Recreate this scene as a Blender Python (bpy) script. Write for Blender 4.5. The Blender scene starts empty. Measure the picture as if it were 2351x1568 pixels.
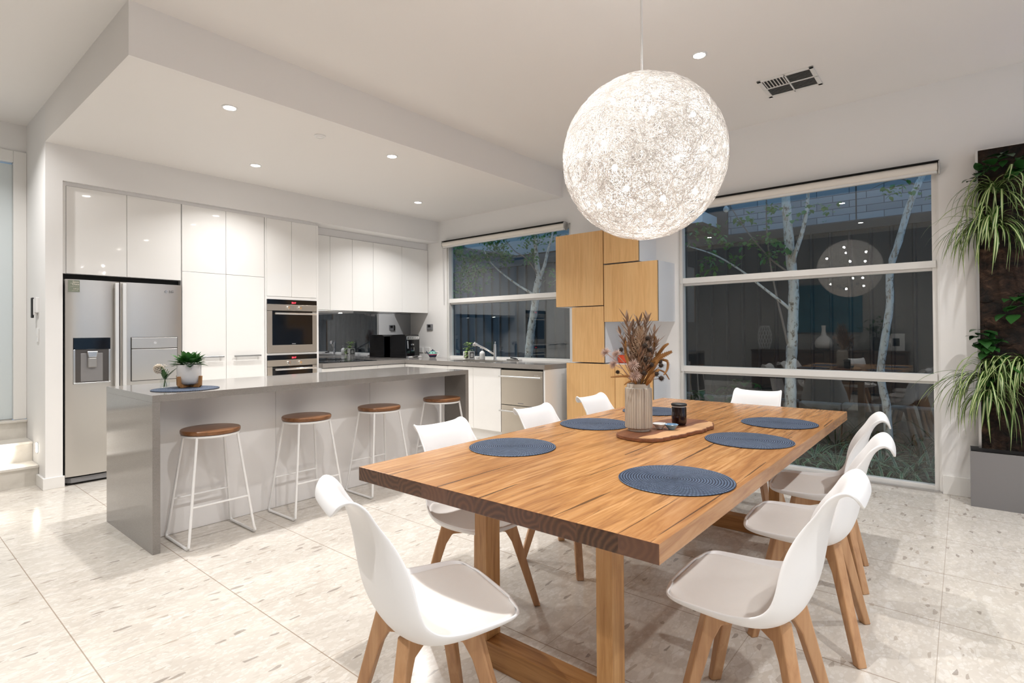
import bpy, bmesh, math, random
from mathutils import Vector, Matrix
PI = math.pi
C = bpy.context.scene.collection
OFF = {}

# ------------------------------------------------------------------ helpers
def lin(c):
    return tuple((x / 12.92 if x <= 0.04045 else ((x + 0.055) / 1.055) ** 2.4) for x in c)
def hx(s):
    return lin(tuple(int(s[i:i + 2], 16) / 255 for i in (0, 2, 4)))

class MB:
    def __init__(s): s.v = []; s.f = []; s.uv = None
    def face(s, idx, uv=None):
        s.f.append(tuple(idx))
        if uv is not None:
            if s.uv is None: s.uv = {}
            s.uv[len(s.f) - 1] = uv
    def box(s, x0, x1, y0, y1, z0, z1):
        b = len(s.v)
        s.v += [(x0, y0, z0), (x1, y0, z0), (x1, y1, z0), (x0, y1, z0), (x0, y0, z1), (x1, y0, z1), (x1, y1, z1), (x0, y1, z1)]
        for q in ((0, 3, 2, 1), (4, 5, 6, 7), (0, 1, 5, 4), (1, 2, 6, 5), (2, 3, 7, 6), (3, 0, 4, 7)): s.f.append(tuple(b + i for i in q))
        return s
    def tube(s, pts, r, n=8, closed=False, cap=True):
        P = [Vector(p) for p in pts]; m = len(P); b = len(s.v)
        rr = r if isinstance(r, (list, tuple)) else [r] * m
        t0 = ((P[1] - P[0]) if not closed else (P[1] - P[-1])).normalized()
        a = Vector((0, 0, 1)) if abs(t0.z) < 0.9 else Vector((1, 0, 0))
        nx = t0.cross(a).normalized()
        for i in range(m):
            if closed: t = (P[(i + 1) % m] - P[i - 1])
            elif i == 0: t = P[1] - P[0]
            elif i == m - 1: t = P[-1] - P[-2]
            else: t = (P[i + 1] - P[i]).normalized() + (P[i] - P[i - 1]).normalized()
            if t.length < 1e-9: t = t0
            t = t.normalized(); nx = (nx - t * nx.dot(t))
            if nx.length < 1e-6: nx = t.orthogonal()
            nx.normalize(); ny = t.cross(nx)
            for k in range(n):
                an = 2 * PI * k / n
                s.v.append(tuple(P[i] + (nx * math.cos(an) + ny * math.sin(an)) * rr[i]))
        for i in range(m if closed else m - 1):
            j = (i + 1) % m
            for k in range(n):
                s.f.append((b + i * n + k, b + i * n + (k + 1) % n, b + j * n + (k + 1) % n, b + j * n + k))
        if cap and not closed:
            s.f.append(tuple(b + k for k in reversed(range(n)))); s.f.append(tuple(b + (m - 1) * n + k for k in range(n)))
        return s
    def lathe(s, prof, n=32, c=(0, 0, 0), cap0=True, cap1=True):
        b = len(s.v); m = len(prof)
        for r, z in prof:
            for k in range(n):
                a = 2 * PI * k / n
                s.v.append((c[0] + r * math.cos(a), c[1] + r * math.sin(a), c[2] + z))
        for i in range(m - 1):
            for k in range(n):
                s.f.append((b + i * n + k, b + i * n + (k + 1) % n, b + (i + 1) * n + (k + 1) % n, b + (i + 1) * n + k))
        if cap0: s.f.append(tuple(b + k for k in reversed(range(n))))
        if cap1: s.f.append(tuple(b + (m - 1) * n + k for k in range(n)))
        return s
    def cyl(s, p0, p1, r, n=16): return s.tube([p0, p1], r, n)
    def prism(s, poly, h, mp):
        """poly in 2D, extruded 0..h; mp(a,b,c) -> xyz"""
        b = len(s.v); n = len(poly)
        for c in (h[0], h[1]):
            for a, q in poly: s.v.append(tuple(mp(a, q, c)))
        s.f.append(tuple(b + k for k in reversed(range(n)))); s.f.append(tuple(b + n + k for k in range(n)))
        for k in range(n): s.f.append((b + k, b + (k + 1) % n, b + n + (k + 1) % n, b + n + k))
        return s
    def ball(s, c, r, n=12, m=8, sc=(1, 1, 1)):
        b = len(s.v)
        for i in range(1, m):
            th = PI * i / m
            for k in range(n):
                a = 2 * PI * k / n
                s.v.append((c[0] + sc[0] * r * math.sin(th) * math.cos(a), c[1] + sc[1] * r * math.sin(th) * math.sin(a), c[2] + sc[2] * r * math.cos(th)))
        s.v.append((c[0], c[1], c[2] + r * sc[2])); s.v.append((c[0], c[1], c[2] - r * sc[2]))
        top = b + (m - 1) * n
        for i in range(m - 2):
            for k in range(n):
                s.f.append((b + i * n + k, b + (i + 1) * n + k, b + (i + 1) * n + (k + 1) % n, b + i * n + (k + 1) % n))
        for k in range(n):
            s.f.append((top, b + k, b + (k + 1) % n)); s.f.append((top + 1, b + (m - 2) * n + (k + 1) % n, b + (m - 2) * n + k))
        return s
    def blade(s, pts, ws, side, fold=0.25):
        """leaf blade along pts with half widths ws; side = width direction; uv.x runs across"""
        b = len(s.v); m = len(pts)
        for i in range(m):
            p = Vector(pts[i])
            t = (Vector(pts[min(i + 1, m - 1)]) - Vector(pts[max(i - 1, 0)]))
            t = t.normalized() if t.length > 1e-9 else Vector((0, 0, 1))
            sd = Vector(side); sd = sd - t * sd.dot(t)
            sd = sd.normalized() if sd.length > 1e-6 else t.orthogonal().normalized()
            up = sd.cross(t)
            if up.z < 0: up = -up
            w = ws[i]
            s.v += [tuple(p - sd * w + up * w * fold), tuple(p), tuple(p + sd * w + up * w * fold)]
        for i in range(m - 1):
            for k in (0, 1):
                q = (b + 3 * i + k, b + 3 * i + k + 1, b + 3 * i + 3 + k + 1, b + 3 * i + 3 + k)
                u0, u1 = k * .5, k * .5 + .5; v0, v1 = i / (m - 1), (i + 1) / (m - 1)
                s.face(q, ((u0, v0), (u1, v0), (u1, v1), (u0, v1)))
        return s
    def build(s, name, mat, parent=None, smooth=0, bev=0, seg=2, mods=(), world=True):
        me = bpy.data.meshes.new(name)
        o = (0, 0, 0)
        if parent is not None and world: o = OFF.get(parent.name, (0, 0, 0))
        me.from_pydata([(a - o[0], b - o[1], c - o[2]) for a, b, c in s.v], [], s.f)
        if s.uv is not None:
            ul = me.uv_layers.new(name='UVMap')
            for p in me.polygons:
                q = s.uv.get(p.index)
                if q:
                    for li, w in zip(p.loop_indices, q): ul.data[li].uv = w
        me.materials.append(mat); me.update()
        if smooth:
            me.polygons.foreach_set('use_smooth', [True] * len(me.polygons))
            me.set_sharp_from_angle(angle=math.radians(smooth))
        ob = bpy.data.objects.new(name, me); C.objects.link(ob)
        if parent is not None:
            ob.parent = parent; OFF[ob.name] = o
        if bev:
            m = ob.modifiers.new('bevel', 'BEVEL'); m.width = bev; m.segments = seg; m.limit_method = 'ANGLE'; m.angle_limit = math.radians(50)
        for fn in mods: fn(ob)
        return ob

def B(*a): return MB().box(*a)
def thing(name, label, cat, loc=(0, 0, 0), rotz=0, group=None):
    o = bpy.data.objects.new(name, None); C.objects.link(o); o.empty_display_size = .05
    o.location = loc; o.rotation_euler = (0, 0, rotz); OFF[o.name] = loc
    o['label'] = label; o['category'] = cat
    if group: o['group'] = group
    return o
def tag(o, label, cat, group=None):
    o['label'] = label; o['category'] = cat
    if group: o['group'] = group
    return o
def struct(o):
    o['kind'] = 'structure'; return o
def sempty(name):
    o = bpy.data.objects.new(name, None); C.objects.link(o); o['kind'] = 'structure'; OFF[o.name] = (0, 0, 0); return o
def copy_tree(o, parent=None, loc=None, rotz=None, label=None):
    c = o.copy(); C.objects.link(c)
    if parent is not None: c.parent = parent
    if loc is not None: c.location = loc
    if rotz is not None: c.rotation_euler = (0, 0, rotz)
    if label: c['label'] = label
    for ch in list(o.children): copy_tree(ch, c)
    return c
def centre(ob):
    """move a one-mesh thing's origin to the middle of its base"""
    me = ob.data; xs = [v.co for v in me.vertices]
    lo = [min(v[i] for v in xs) for i in range(3)]; hi = [max(v[i] for v in xs) for i in range(3)]
    c = Vector(((lo[0] + hi[0]) / 2, (lo[1] + hi[1]) / 2, lo[2]))
    me.transform(Matrix.Translation(-c)); ob.location = c; return ob
def text(s, size, mat, name, parent, M, ext=.0004):
    cu = bpy.data.curves.new(name, 'FONT'); cu.body = s; cu.size = size; cu.extrude = ext; cu.align_x = 'CENTER'; cu.align_y = 'CENTER'
    t = bpy.data.objects.new('tmp', cu); C.objects.link(t)
    dg = bpy.context.evaluated_depsgraph_get(); dg.update()
    me = bpy.data.meshes.new_from_object(t.evaluated_get(dg)); bpy.data.objects.remove(t); me.name = name
    me.transform(M)
    o = OFF.get(parent.name, (0, 0, 0)); me.transform(Matrix.Translation((-o[0], -o[1], -o[2])))
    me.materials.clear(); me.materials.append(mat)
    ob = bpy.data.objects.new(name, me); C.objects.link(ob); ob.parent = parent; OFF[ob.name] = o
    return ob
def solid(t, off=-1):
    def f(o): m = o.modifiers.new('solid', 'SOLIDIFY'); m.thickness = t; m.offset = off
    return f
def subs(n):
    def f(o): m = o.modifiers.new('subs', 'SUBSURF'); m.levels = n; m.render_levels = n
    return f

# ------------------------------------------------------------------ materials
class N:
    def __init__(s, name):
        s.m = bpy.data.materials.new(name); s.m.use_nodes = True; s.t = s.m.node_tree
        s.b = s.t.nodes['Principled BSDF']; s.out = s.t.nodes['Material Output']
    def n(s, typ, **kw):
        x = s.t.nodes.new(typ)
        for k, v in kw.items():
            if k[0] == 'i' and k[1:].isdigit(): x.inputs[int(k[1:])].default_value = v
            elif k.startswith('in_'): x.inputs[k[3:]].default_value = v
            else: setattr(x, k, v)
        return x
    def l(s, a, b): s.t.links.new(a, b)
    def obj(s, scale=(1, 1, 1), rot=(0, 0, 0), kind='Object'):
        tc = s.n('ShaderNodeTexCoord'); mp = s.n('ShaderNodeMapping'); mp.inputs['Scale'].default_value = scale; mp.inputs['Rotation'].default_value = rot
        s.l(tc.outputs[kind], mp.inputs[0]); return mp.outputs[0]
    def noise(s, vec, scale=5, detail=4, rough=.5, dist=0):
        x = s.n('ShaderNodeTexNoise'); x.inputs['Scale'].default_value = scale; x.inputs['Detail'].default_value = detail
        x.inputs['Roughness'].default_value = rough; x.inputs['Distortion'].default_value = dist
        if vec is not None: s.l(vec, x.inputs['Vector'])
        return x.outputs['Fac']
    def ramp(s, fac, stops):
        r = s.n('ShaderNodeValToRGB'); e = r.color_ramp.elements
        while len(e) < len(stops): e.new(.5)
        for q, (p, c) in zip(e, stops): q.position = p; q.color = (*c, 1) if len(c) == 3 else c
        s.l(fac, r.inputs[0]); return r.outputs[0]
    def mix(s, fac, a, b, mode='MIX'):
        x = s.n('ShaderNodeMix', data_type='RGBA', blend_type=mode)
        for v, i in ((fac, 0), (a, 6), (b, 7)):
            if hasattr(v, 'is_linked'): s.l(v, x.inputs[i])
            else: x.inputs[i].default_value = v if i == 0 else (*v, 1)
        return x.outputs[2]
    def math(s, op, a, b=None, c=None):
        x = s.n('ShaderNodeMath', operation=op)
        for i, v in enumerate((a, b, c)):
            if v is None: continue
            if hasattr(v, 'is_linked'): s.l(v, x.inputs[i])
            else: x.inputs[i].default_value = v
        return x.outputs[0]
    def sep(s, v):
        x = s.n('ShaderNodeSeparateXYZ'); s.l(v, x.inputs[0]); return x.outputs
    def col(s, c): s.l(c, s.b.inputs['Base Color'])
    def bump(s, h, strength=.3, dist=.002):
        x = s.n('ShaderNodeBump'); x.inputs['Strength'].default_value = strength; x.inputs['Distance'].default_value = dist
        s.l(h, x.inputs['Height']); s.l(x.outputs[0], s.b.inputs['Normal'])

def plain(name, c, rough=.5, metal=0, emit=None, coat=0, spec=.5):
    k = N(name); k.b.inputs['Base Color'].default_value = (*c, 1); k.b.inputs['Roughness'].default_value = rough
    k.b.inputs['Metallic'].default_value = metal; k.b.inputs['Coat Weight'].default_value = coat; k.b.inputs['Specular IOR Level'].default_value = spec
    if coat: k.b.inputs['Coat Roughness'].default_value = .03
    if emit: k.b.inputs['Emission Color'].default_value = (*emit[0], 1); k.b.inputs['Emission Strength'].default_value = emit[1]
    return k.m
def speck(name, c, c2, rough, scale, amt=.5, metal=0):
    k = N(name); v = k.obj(); f = k.noise(v, scale, 3, .6)
    k.col(k.mix(k.math('MULTIPLY', f, amt), c, c2)); k.b.inputs['Roughness'].default_value = rough; k.b.inputs['Metallic'].default_value = metal
    return k.m

M = {}
def paint(name, c, rough=.6):
    k = N(name); v = k.obj(); k.b.inputs['Base Color'].default_value = (*c, 1); k.b.inputs['Roughness'].default_value = rough
    k.bump(k.noise(v, 220, 2), .05, .001); return k.m
M['wall'] = paint('white_wall_paint', (.83, .82, .81))
M['ceil'] = paint('white_ceiling_paint', (.84, .82, .80))
M['trim'] = plain('white_trim_paint', (.80, .79, .77), .4)
M['gloss'] = plain('white_gloss_lacquer', (.84, .83, .81), .28, coat=.8)
M['satin'] = plain('white_satin_panel', (.80, .79, .79), .35)
M['carc'] = plain('white_carcass', (.78, .79, .81), .5)
M['blk'] = plain('black_gloss', (.006, .006, .007), .08)
M['blkm'] = plain('black_matt', (.012, .012, .013), .5)
M['gap'] = plain('dark_gap', (.02, .019, .018), .7)
M['chrome'] = plain('chrome', (.85, .85, .86), .06, 1)
M['alu'] = plain('brushed_aluminium', (.62, .62, .62), .3, 1)
M['whitepl'] = plain('white_plastic', (.82, .82, .82), .32)
M['greypl'] = plain('grey_plastic', (.22, .22, .23), .35)
M['frame'] = plain('window_frame_powdercoat', (.76, .75, .73), .35)
M['blind'] = plain('cream_blind_fabric', (.80, .76, .70), .75)
M['steeltube'] = plain('white_powdercoat_tube', (.84, .84, .84), .35)
M['silver'] = plain('pale_silver', (.86, .86, .85), .42, .85)
M['led'] = plain('lamp_lens', (1, 1, 1), .4, emit=((1, .95, .88), 60))
M['step_led'] = plain('step_lamp_lens', (1, 1, 1), .4, emit=((1, .9, .75), 40))
M['bulb'] = plain('halogen_bulb', (1, 1, 1), .4, emit=((1, .965, .93), 225))
M['reddigit'] = plain('red_digits', (.3, 0, 0), .4, emit=((1, .05, .08), 5))
M['mirror'] = plain('grey_mirror', (.47, .49, .52), .015, 1)

def steel(name, c, horiz=True, rough=.26):
    k = N(name); v = k.obj((1, 1, 60) if horiz else (60, 60, 1)); f = k.noise(v, 12, 3, .6)
    k.b.inputs['Base Color'].default_value = (*c, 1); k.b.inputs['Metallic'].default_value = 1
    k.l(k.math('MULTIPLY_ADD', f, .10, rough - .05), k.b.inputs['Roughness']); k.bump(f, .02, .0005); return k.m
M['steel'] = steel('brushed_stainless', (.66, .64, .61), True, .34)
M['steelw'] = steel('warm_brushed_stainless', (.62, .57, .50), True, .36)
M['zinc'] = steel('galvanised_sheet', (.33, .33, .345), True, .42)

def quartz():
    k = N('grey_quartz'); v = k.obj(); f = k.noise(v, 260, 3, .7); g = k.noise(v, 9, 3)
    c = k.ramp(f, [(.3, (.20, .185, .172)), (.5, (.245, .228, .213)), (.72, (.285, .268, .25))])
    k.col(k.mix(k.math('MULTIPLY', g, .25), c, (.30, .28, .26))); k.b.inputs['Roughness'].default_value = .11
    return k.m
M['quartz'] = quartz()

def terrazzo():
    k = N('terrazzo_tiles'); v = k.obj(); w = k.obj((1, 1, 1), (0, 0, .55)); w2 = k.obj((1.1, 2.3, 1), (0, 0, -.5))
    def chips(vec, scale, thr, keep, ch, dist=.5):
        nz = k.n('ShaderNodeTexNoise'); nz.inputs['Scale'].default_value = scale * .9; nz.inputs['Detail'].default_value = 2; k.l(vec, nz.inputs['Vector'])
        ad = k.n('ShaderNodeVectorMath', operation='MULTIPLY_ADD'); k.l(nz.outputs['Color'], ad.inputs[0]); ad.inputs[1].default_value = (dist / scale,) * 3; k.l(vec, ad.inputs[2])
        vo = k.n('ShaderNodeTexVoronoi'); vo.inputs['Scale'].default_value = scale; k.l(ad.outputs[0], vo.inputs['Vector'])
        ve = k.n('ShaderNodeTexVoronoi', feature='DISTANCE_TO_EDGE'); ve.inputs['Scale'].default_value = scale; k.l(ad.outputs[0], ve.inputs['Vector'])
        sp = k.sep(vo.outputs['Color']); return k.math('MULTIPLY', k.math('GREATER_THAN', ve.outputs['Distance'], thr), k.math('GREATER_THAN', sp[ch], keep)), sp
    wa = k.obj((1.0, 2.6, 1), (0, 0, -.95)); wb = k.obj((1.0, 1.7, 1), (0, 0, -.3)); wc = k.obj((.9, 2.8, 1), (0, 0, -.6))
    m1, sp = chips(wa, 13, .05, .5, 0, .25); m2, sp2 = chips(wb, 44, .07, .35, 0, .25); m3, sp3 = chips(wc, 22, .05, .968, 1, .2)
    base = k.ramp(k.noise(v, 2.2, 5), [(.3, (.545, .50, .445)), (.7, (.625, .585, .53))])
    chip = k.ramp(sp[1], [(0, (.50, .46, .42)), (.3, (.63, .59, .54)), (.55, (.76, .74, .71)), (1, (.70, .64, .56))])
    chip2 = k.ramp(sp2[1], [(0, (.46, .41, .36)), (.4, (.70, .66, .60)), (1, (.80, .79, .77))])
    c = k.mix(k.math('MULTIPLY', m1, .42), base, chip); c = k.mix(k.math('MULTIPLY', m2, .34), c, chip2); c = k.mix(k.math('MULTIPLY', m3, .6), c, k.mix(sp3[0], (.16, .13, .11), (.45, .38, .31)))
    xyz = k.sep(v)
    def line(a, off, per, w):
        q = k.math('DIVIDE', k.math('SUBTRACT', a, off), per); fr = k.math('FRACT', q)
        d = k.math('MINIMUM', fr, k.math('SUBTRACT', 1, fr)); return k.math('LESS_THAN', k.math('MULTIPLY', d, per), w)
    lx = line(xyz[0], .58, .606, .0022); ly = line(xyz[1], 1.928, .612, .0016)
    c = k.mix(k.math('MULTIPLY', lx, .8), c, (.27, .20, .14)); c = k.mix(k.math('MULTIPLY', ly, .55), c, (.30, .24, .18))
    k.col(c); k.l(k.math('MULTIPLY_ADD', k.noise(v, 6, 3), .08, .13), k.b.inputs['Roughness'])
    k.b.inputs['Specular IOR Level'].default_value = .45
    return k.m
M['floor'] = terrazzo()

def planks():
    k = N('blackbutt_planks'); v = k.obj(); xyz = k.sep(v)
    pid = k.math('FLOOR', k.math('DIVIDE', k.math('ADD', xyz[1], 3), .125))
    wn = k.n('ShaderNodeTexWhiteNoise', noise_dimensions='1D'); k.l(pid, wn.inputs['W'])
    rnd = wn.outputs['Value']; rs = k.sep(wn.outputs['Color'])
    cb = k.n('ShaderNodeCombineXYZ'); k.l(k.math('MULTIPLY_ADD', rs[0], 17, k.math('MULTIPLY', xyz[0], 1.3)), cb.inputs[0])
    k.l(k.math('MULTIPLY_ADD', rs[1], 9, k.math('MULTIPLY', xyz[1], 16)), cb.inputs[1]); k.l(k.math('MULTIPLY', xyz[2], 16), cb.inputs[2])
    g = k.noise(cb.outputs[0], 2.2, 7, .62, .9); g2 = k.noise(cb.outputs[0], 9, 5, .6, .4)
    c = k.ramp(g, [(.27, (.13, .050, .018)), (.38, (.31, .14, .048)), (.50, (.47, .235, .085)), (.62, (.60, .33, .14)), (.8, (.66, .41, .20))])
    c = k.mix(k.math('MULTIPLY', g2, .35), c, (.40, .19, .07))
    c = k.mix(k.math('MULTIPLY', rnd, .55), c, k.mix(k.math('GREATER_THAN', rs[2], .45), (.70, .43, .20), (.34, .150, .052)))
    cbd = k.n('ShaderNodeCombineXYZ'); k.l(k.math('MULTIPLY_ADD', rs[0], 7, k.math('MULTIPLY', xyz[0], .55)), cbd.inputs[0]); k.l(k.math('MULTIPLY_ADD', rs[1], 9, k.math('MULTIPLY', xyz[1], 22)), cbd.inputs[1])
    dk = k.math('MULTIPLY', k.math('GREATER_THAN', k.noise(cbd.outputs[0], 1.6, 4, .55, .5), .655), .8)
    md = k.ramp(k.noise(cbd.outputs[0], 2.6, 6, .6, .8), [(.50, (0, 0, 0)), (.66, (1, 1, 1))]); c = k.mix(k.math('MULTIPLY', md, .55), c, (.26, .115, .042))
    c = k.mix(dk, c, (.055, .022, .010))
    fr = k.math('FRACT', k.math('DIVIDE', k.math('ADD', xyz[1], 3), .125)); seam = k.math('LESS_THAN', k.math('MINIMUM', fr, k.math('SUBTRACT', 1, fr)), .008)
    c = k.mix(k.math('MULTIPLY', seam, .45), c, (.14, .06, .025))
    # end grain on the faces across the boards
    ge = k.n('ShaderNodeTexCoord'); nx = k.math('ABSOLUTE', k.sep(ge.outputs['Normal'])[0])
    W_ = .125; fy = k.math('MULTIPLY', k.math('FRACT', k.math('DIVIDE', k.math('ADD', xyz[1], 3), W_)), W_)
    dy = k.math('SUBTRACT', fy, k.math('MULTIPLY_ADD', rs[0], .16, -.02)); dz = k.math('SUBTRACT', xyz[2], k.math('MULTIPLY_ADD', rs[1], .12, .67))
    d_ = k.math('SQRT', k.math('ADD', k.math('MULTIPLY', dy, dy), k.math('MULTIPLY', dz, dz)))
    d_ = k.math('MULTIPLY_ADD', k.noise(v, 14, 4), .045, d_)
    ec = k.ramp(k.math('MULTIPLY_ADD', k.math('SINE', k.math('MULTIPLY', d_, 340)), .5, .5), [(0, (.048, .019, .009)), (.5, (.075, .032, .014)), (1, (.115, .050, .023))])
    ec = k.mix(k.math('MULTIPLY', rnd, .75), ec, (.16, .072, .042))
    c = k.mix(k.math('GREATER_THAN', nx, .6), c, ec)
    k.col(c); k.b.inputs['Roughness'].default_value = .23; k.bump(g2, .04, .001)
    return k.m
M['planks'] = planks()

def wood(name, cols, axis='z', scale=1.0, rough=.4, stripes=0):
    k = N(name); s = [14 * scale] * 3; s['xyz'.index(axis)] = .9 * scale; v = k.obj(tuple(s))
    oi = k.n('ShaderNodeObjectInfo'); ad = k.n('ShaderNodeVectorMath', operation='ADD'); k.l(v, ad.inputs[0])
    cbn = k.n('ShaderNodeCombineXYZ'); k.l(k.math('MULTIPLY', oi.outputs['Random'], 40), cbn.inputs[0]); k.l(k.math('MULTIPLY', oi.outputs['Random'], 23), cbn.inputs[1]); k.l(cbn.outputs[0], ad.inputs[1])
    g = k.noise(ad.outputs[0], 2.0, 6, .6, .5); c = k.ramp(g, [(.3, cols[0]), (.5, cols[1]), (.72, cols[2])])
    if stripes:
        xyz = k.sep(k.obj()); pid = k.math('FLOOR', k.math('DIVIDE', k.math('ADD', xyz[1], xyz[0]), stripes)); wn = k.n('ShaderNodeTexWhiteNoise', noise_dimensions='1D'); k.l(k.math('ADD', pid, k.math('MULTIPLY', oi.outputs['Random'], 99)), wn.inputs['W'])
        c = k.mix(k.math('MULTIPLY', wn.outputs['Value'], .45), c, cols[3])
    k.col(c); k.b.inputs['Roughness'].default_value = rough; return k.m
M['oak'] = wood('pale_oak_veneer', ((.58, .325, .125), (.67, .395, .165), (.74, .46, .205), (.76, .50, .24)), 'z', 1.6, .42, .13)
M['beech'] = wood('beech_legs', ((.39, .20, .095), (.48, .265, .13), (.55, .325, .17)), 'z', 1.5, .45)
M['tleg'] = wood('blackbutt_legs', ((.32, .15, .05), (.47, .25, .095), (.58, .34, .15)), 'z', 1.6, .35)
M['tbeam'] = wood('blackbutt_beam', ((.27, .12, .04), (.40, .205, .075), (.50, .275, .11)), 'y', 1.6, .35)
M['walnut'] = wood('stool_seat_wood', ((.13, .05, .018), (.21, .09, .034), (.29, .135, .055)), 'x', 1.3, .32)
M['board'] = wood('serving_board_wood', ((.11, .038, .017), (.17, .062, .027), (.24, .095, .042)), 'x', 1.2, .45)
M['sap'] = wood('pale_sapwood', ((.42, .22, .10), (.55, .31, .15), (.62, .37, .19)), 'x', 1.2, .45)
M['bamboo'] = wood('stand_wood', ((.30, .14, .05), (.42, .21, .08), (.5, .27, .11)), 'z', 2, .45)
M['darkwood'] = wood('dark_sideboard_wood', ((.045, .022, .013), (.07, .035, .02), (.10, .05, .03)), 'y', 1, .4)

M['shell'] = plain('white_chair_shell', (.83, .83, .84), .38)
M['pad'] = speck('off_white_leatherette', (.72, .70, .675), (.78, .76, .74), .5, 30)

def matweave():
    k = N('navy_woven_paper'); xyz = k.sep(k.obj())
    r = k.math('SQRT', k.math('ADD', k.math('MULTIPLY', xyz[0], xyz[0]), k.math('MULTIPLY', xyz[1], xyz[1])))
    a = k.math('ARCTAN2', xyz[1], xyz[0])
    ring = k.math('DIVIDE', k.math('MULTIPLY_ADD', a, .0093 / (2 * PI), r), .0093)
    w1 = k.math('SINE', k.math('MULTIPLY', ring, 2 * PI))
    w2 = k.math('SINE', k.math('ADD', k.math('MULTIPLY', a, 90), k.math('MULTIPLY', k.math('FLOOR', ring), 2.1)))
    h = k.math('MULTIPLY_ADD', w2, .35, w1)
    ns = k.noise(k.obj((1, 1, 1)), 90, 3)
    f = k.math('MULTIPLY_ADD', ns, .35, k.math('MULTIPLY_ADD', h, .28, .30))
    k.col(k.ramp(f, [(.12, (.006, .011, .028)), (.38, (.016, .032, .075)), (.64, (.055, .095, .17)), (.9, (.22, .29, .40))]))
    k.b.inputs['Roughness'].default_value = .6; k.bump(h, .8, .003); return k.m
M['mat'] = matweave()

def foliage(name, c1, c2, scale=6, rough=.4, trans=.15):
    k = N(name); oi = k.n('ShaderNodeTexCoord'); f = k.noise(oi.outputs['Object'], scale, 3)
    c = k.ramp(f, [(.35, c1), (.65, c2)]); k.col(c); k.b.inputs['Roughness'].default_value = rough
    tr = k.n('ShaderNodeBsdfTranslucent'); k.l(c, tr.inputs['Color']); mx = k.n('ShaderNodeMixShader'); mx.inputs[0].default_value = trans
    k.l(k.b.outputs[0], mx.inputs[1]); k.l(tr.outputs[0], mx.inputs[2]); k.l(mx.outputs[0], k.out.inputs[0]); return k.m
M['leaf_tree'] = foliage('birch_leaves', (.05, .19, .035), (.14, .36, .08), 3, .35, .3)
M['leaf_dark'] = foliage('dark_glossy_leaves', (.010, .045, .012), (.028, .105, .022), 5, .28, .1)
M['leaf_pot'] = foliage('mid_green_leaves', (.015, .075, .012), (.05, .17, .03), 9, .3, .12)
M['leaf_pale'] = foliage('variegated_leaves', (.12, .26, .05), (.45, .55, .22), 30, .35, .2)
def blademat(name, centre_c, edge_c, w, rough=.4):
    k = N(name); tc = k.n('ShaderNodeTexCoord'); u = k.sep(tc.outputs['UV'])[0]
    d = k.math('ABSOLUTE', k.math('SUBTRACT', u, .5)); f = k.math('GREATER_THAN', d, w)
    ns = k.noise(tc.outputs['Object'], 8, 2)
    e2 = k.mix(k.math('MULTIPLY', ns, .6), edge_c, tuple(x * .55 for x in edge_c)); c2 = k.mix(k.math('MULTIPLY', ns, .5), centre_c, tuple(x * .6 for x in centre_c))
    k.col(k.mix(f, c2, e2)); k.b.inputs['Roughness'].default_value = rough; return k.m
M['spider'] = blademat('striped_spider_leaf', (.60, .62, .33), (.075, .19, .025), .19)
M['liriope'] = blademat('white_edged_strap_leaf', (.018, .10, .035), (.42, .52, .36), .39, .35)
M['grass'] = foliage('dark_strap_leaf', (.010, .035, .014), (.03, .085, .03), 5, .4, .1)

def bark():
    k = N('white_birch_bark'); v = k.obj((1, 1, .55)); f = k.noise(v, 26, 5, .65, .6); g = k.noise(k.obj((1, 1, .25)), 9, 4, .6)
    c = k.ramp(f, [(.30, (.045, .033, .027)), (.38, (.36, .28, .21)), (.46, (.76, .73, .69)), (.8, (.88, .86, .83))])
    c = k.mix(k.math('MULTIPLY', k.math('GREATER_THAN', g, .6), .55), c, (.42, .27, .15))
    k.col(c); k.b.inputs['Roughness'].default_value = .75; k.bump(f, .6, .006); return k.m
M['bark'] = bark()
M['twig'] = speck('twig_bark', (.30, .25, .22), (.12, .08, .06), .7, 60)

def bricks():
    k = N('slim_grey_bricks'); tc = k.n('ShaderNodeTexCoord'); s = k.sep(tc.outputs['Object']); cb = k.n('ShaderNodeCombineXYZ')
    k.l(s[1], cb.inputs[0]); k.l(s[2], cb.inputs[1])
    br = k.n('ShaderNodeTexBrick', offset=.5); k.l(cb.outputs[0], br.inputs['Vector'])
    br.inputs['Scale'].default_value = 1; br.inputs['Brick Width'].default_value = .36; br.inputs['Row Height'].default_value = .085; br.inputs['Mortar Size'].default_value = .004
    br.inputs['Color1'].default_value = (.27, .28, .29, 1); br.inputs['Color2'].default_value = (.40, .41, .42, 1); br.inputs['Mortar'].default_value = (.07, .07, .08, 1)
    k.col(br.outputs['Color']); k.b.inputs['Roughness'].default_value = .8
    k.bump(k.math('MULTIPLY_ADD', br.outputs['Fac'], -1, k.math('MULTIPLY', k.noise(tc.outputs['Object'], 30, 4), .4)), .7, .012); return k.m
M['brick'] = bricks()
M['fence'] = speck('grey_steel_fence', (.026, .026, .027), (.038, .037, .037), .4, 4)
M['soil'] = speck('dark_soil', (.012, .010, .008), (.035, .026, .018), .9, 40, 1)
def stone():
    k = N('garden_edge_blocks'); v = k.obj(); f = k.noise(v, 7, 5); k.col(k.ramp(f, [(.3, (.16, .14, .115)), (.7, (.32, .29, .25))])); k.b.inputs['Roughness'].default_value = .85; k.bump(f, .5, .02); return k.m
M['stone'] = stone()
def felt():
    k = N('dark_coir_backing'); v = k.obj((1, 1, 1.5)); f = k.noise(v, 9, 6, .7, .5); k.col(k.ramp(f, [(.40, (.006, .004, .003)), (.56, (.035, .018, .010)), (.72, (.11, .060, .035))])); k.b.inputs['Roughness'].default_value = .95; k.bump(f, 1, .03); return k.m
M['felt'] = felt()
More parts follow.
